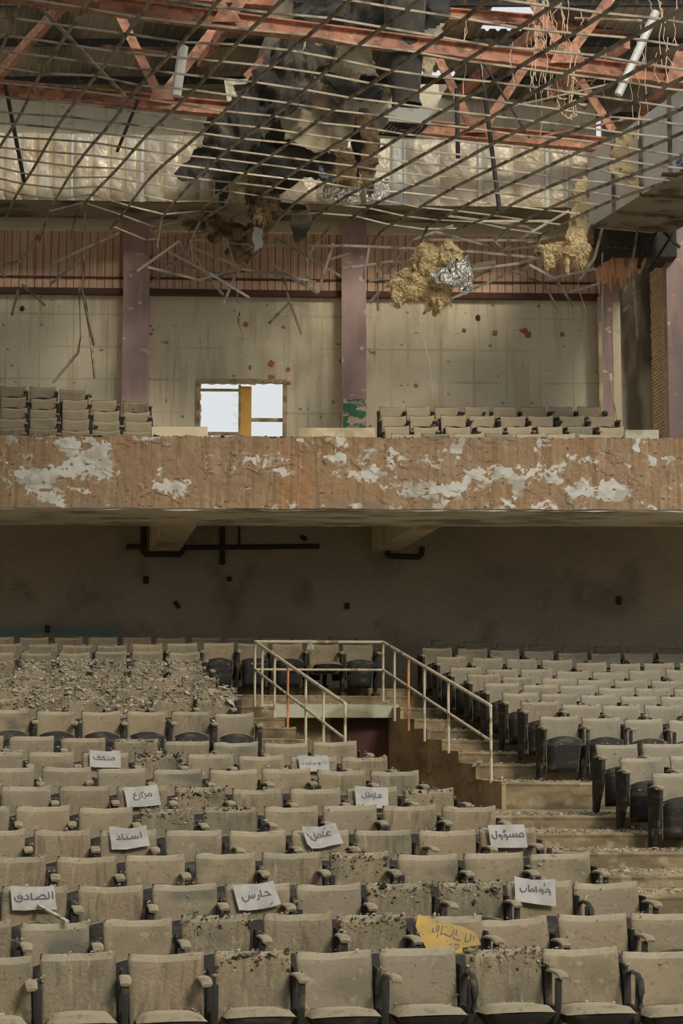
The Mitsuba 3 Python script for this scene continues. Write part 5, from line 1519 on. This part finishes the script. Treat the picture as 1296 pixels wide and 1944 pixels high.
# ---------------------------------------------------------------- rust plates and nails left on the plaster
for (u, v, w, a) in ((466, 616, 9, 20), (515, 690, 11, 30), (547, 701, 7, 35), (515, 718, 12, 15), (281, 720, 7, 20), (881, 627, 7, 10), (939, 632, 9, 5), (1002, 635, 11, 0), (996, 628, 10, 25), (1067, 635, 8, 8), (548, 727, 6, 5)):
    s = WY / F
    m = cham(-w * s / 2, w * s / 2, -.015, .015, -w * s * .5, w * s * .5, .008)
    m.apply_transform(RM(math.radians(a), [0, 1, 0]))
    m.apply_translation(Pe(u, v, WY - .012, WE))
    obj('rust_plate', m, 'rust_plate', 'wall_back', label='small rusty plate on the plaster')
for (u, v, r_) in ((907, 603, .05), (42, 586, .045), (453, 597, .03)):
    obj('socket_hole', clump(Pe(u, v, WY, WE), [r_, .03, r_ * 1.2], int(u), 3, .4), 'pipe_dark', 'wall_back', label='dark torn socket in the plaster')

# ---------------------------------------------------------------- fallen plaster
r = np.random.default_rng(21)


def back_point(p, w, a, b, base):
    """A point of a chair back: a across (-1..1), b up (0..1)."""
    x, y = a * w / 2, -.10 * (1 - b) - .04 * a * a - .042
    c, s = math.cos(ROT), math.sin(ROT)
    return [p[0] + c * x - s * y, p[1] + s * x + c * y, base + .30 + (CH - .30) * b]


light, dark, heap = [], [], []
for (i, side, k, p, w) in top_points:
    base = p[2] - CH
    c, s = math.cos(ROT), math.sin(ROT)
    n = 7 if i < 9 else 4
    if side == 'right':
        n = 12
    for _ in range(r.poisson(n)):
        light.append(back_point(p, w, r.uniform(-.95, .95), r.uniform(.15, .98), base))
    for _ in range(r.poisson(n)):
        light.append(back_point(p, w, r.uniform(-.95, .95), 1.0, base + .004))
    for _ in range(r.poisson(5)):
        x = w / 2 + .03 + r.uniform(-.03, .03)
        y = r.uniform(-.38, -.08)
        light.append([p[0] + c * x - s * y, p[1] + s * x + c * y, base + .668])
    for _ in range(r.poisson(25)):
        x, y = r.uniform(-.2, .2), r.uniform(-.45, -.12)
        light.append([p[0] + c * x - s * y, p[1] + s * x + c * y, base + .435])
    if side == 'left' and (i, k) in RUBBLY:
        for _ in range(120):
            a, b = r.uniform(-1, 1), 1 - abs(r.normal(0, .16))
            (dark if r.random() < .7 else light).append(back_point(p, w, a, min(b, 1.0), base + (.01 * r.random() if b > .96 else 0)))
    if side == 'left' and 11 <= i <= 15 and proj(p)[0] < 430:
        d = .3 + .7 * float(meshkit.noise(np.array([p[0] * .7, i * .6, 2.0])))
        if 100 < proj(p)[0] < 300:
            d *= 1.6
        for _ in range(int(170 * d)):
            a, b = r.uniform(-1.1, 1.1), 1 - abs(r.normal(0, .22))
            heap.append(back_point(p, w, a, min(b, 1.0), base + .025 * r.random()))
            x, y = r.uniform(-.27, .27), r.uniform(-.45, -.1)
            heap.append([p[0] + x, p[1] + y, base + .45 + .05 * r.random()])
solo('plaster_crumbs', chips(light, .0085, 1, .5), 'plaster_chip', 'pale plaster crumbs scattered over the theatre chairs', 'debris', kind='stuff')
solo('dark_rubble', chips(dark, .012, 2, .6), 'dark_chip', 'dark crumbled rubble caught on some chair backs of the front rows', 'debris', kind='stuff')
solo('plaster_heap', chips(heap, .017, 3, .5), 'plaster_chip', 'heap of broken plaster burying chairs at the upper left', 'debris', kind='stuff')
steps = []
for i in range(1, 18):
    L = [p for p in rows[i]['seats'] if p[0] == 'left']
    R_ = [p for p in rows[i]['seats'] if p[0] == 'right']
    x0 = L[-1][2][0] + .25 if i < 10 else edge_x(VR, rows[i]['Y'] - .3) + .05
    x1 = R_[0][2][0] + .3 if R_ else 5.0
    for _ in range(int(190 * (x1 - x0))):
        x = r.uniform(x0, x1)
        dy = FRONT * (1 - abs(r.normal(0, .45))) if r.random() < .6 else r.uniform(0, FRONT + .25)
        dy = np.clip(dy, .02, FRONT + .2)
        steps.append([x, rows[i]['Y'] - FRONT + dy + E * x, ztier(i, x) + .006 + .02 * max(0, dy - .5) * r.random()])
for _ in range(260):
    x = r.uniform(edge_x(VL, 27.9), edge_x(VR, 27.9))
    steps.append([x, rows[17]['Y'] - FRONT - r.uniform(0, .44) + E * x, ztier(17, -.3) - .13])
solo('step_rubble', chips(steps, .015, 4, .5), 'plaster_chip', 'loose pale plaster rubble strewn over the aisle steps and landing', 'debris', kind='stuff')
led = []
for _ in range(900):
    u = r.uniform(-20, 640) if r.random() < .75 else r.uniform(640, 1320)
    q = Pe(u, 830, BY + r.uniform(.03, .2), BE)
    led.append([q[0], q[1], zft + .008])
solo('ledge_rubble', chips(led, .016, 5, .6), 'dark_chip', 'dark dirt and rubble lying along the top of the balcony front', 'debris', kind='stuff')
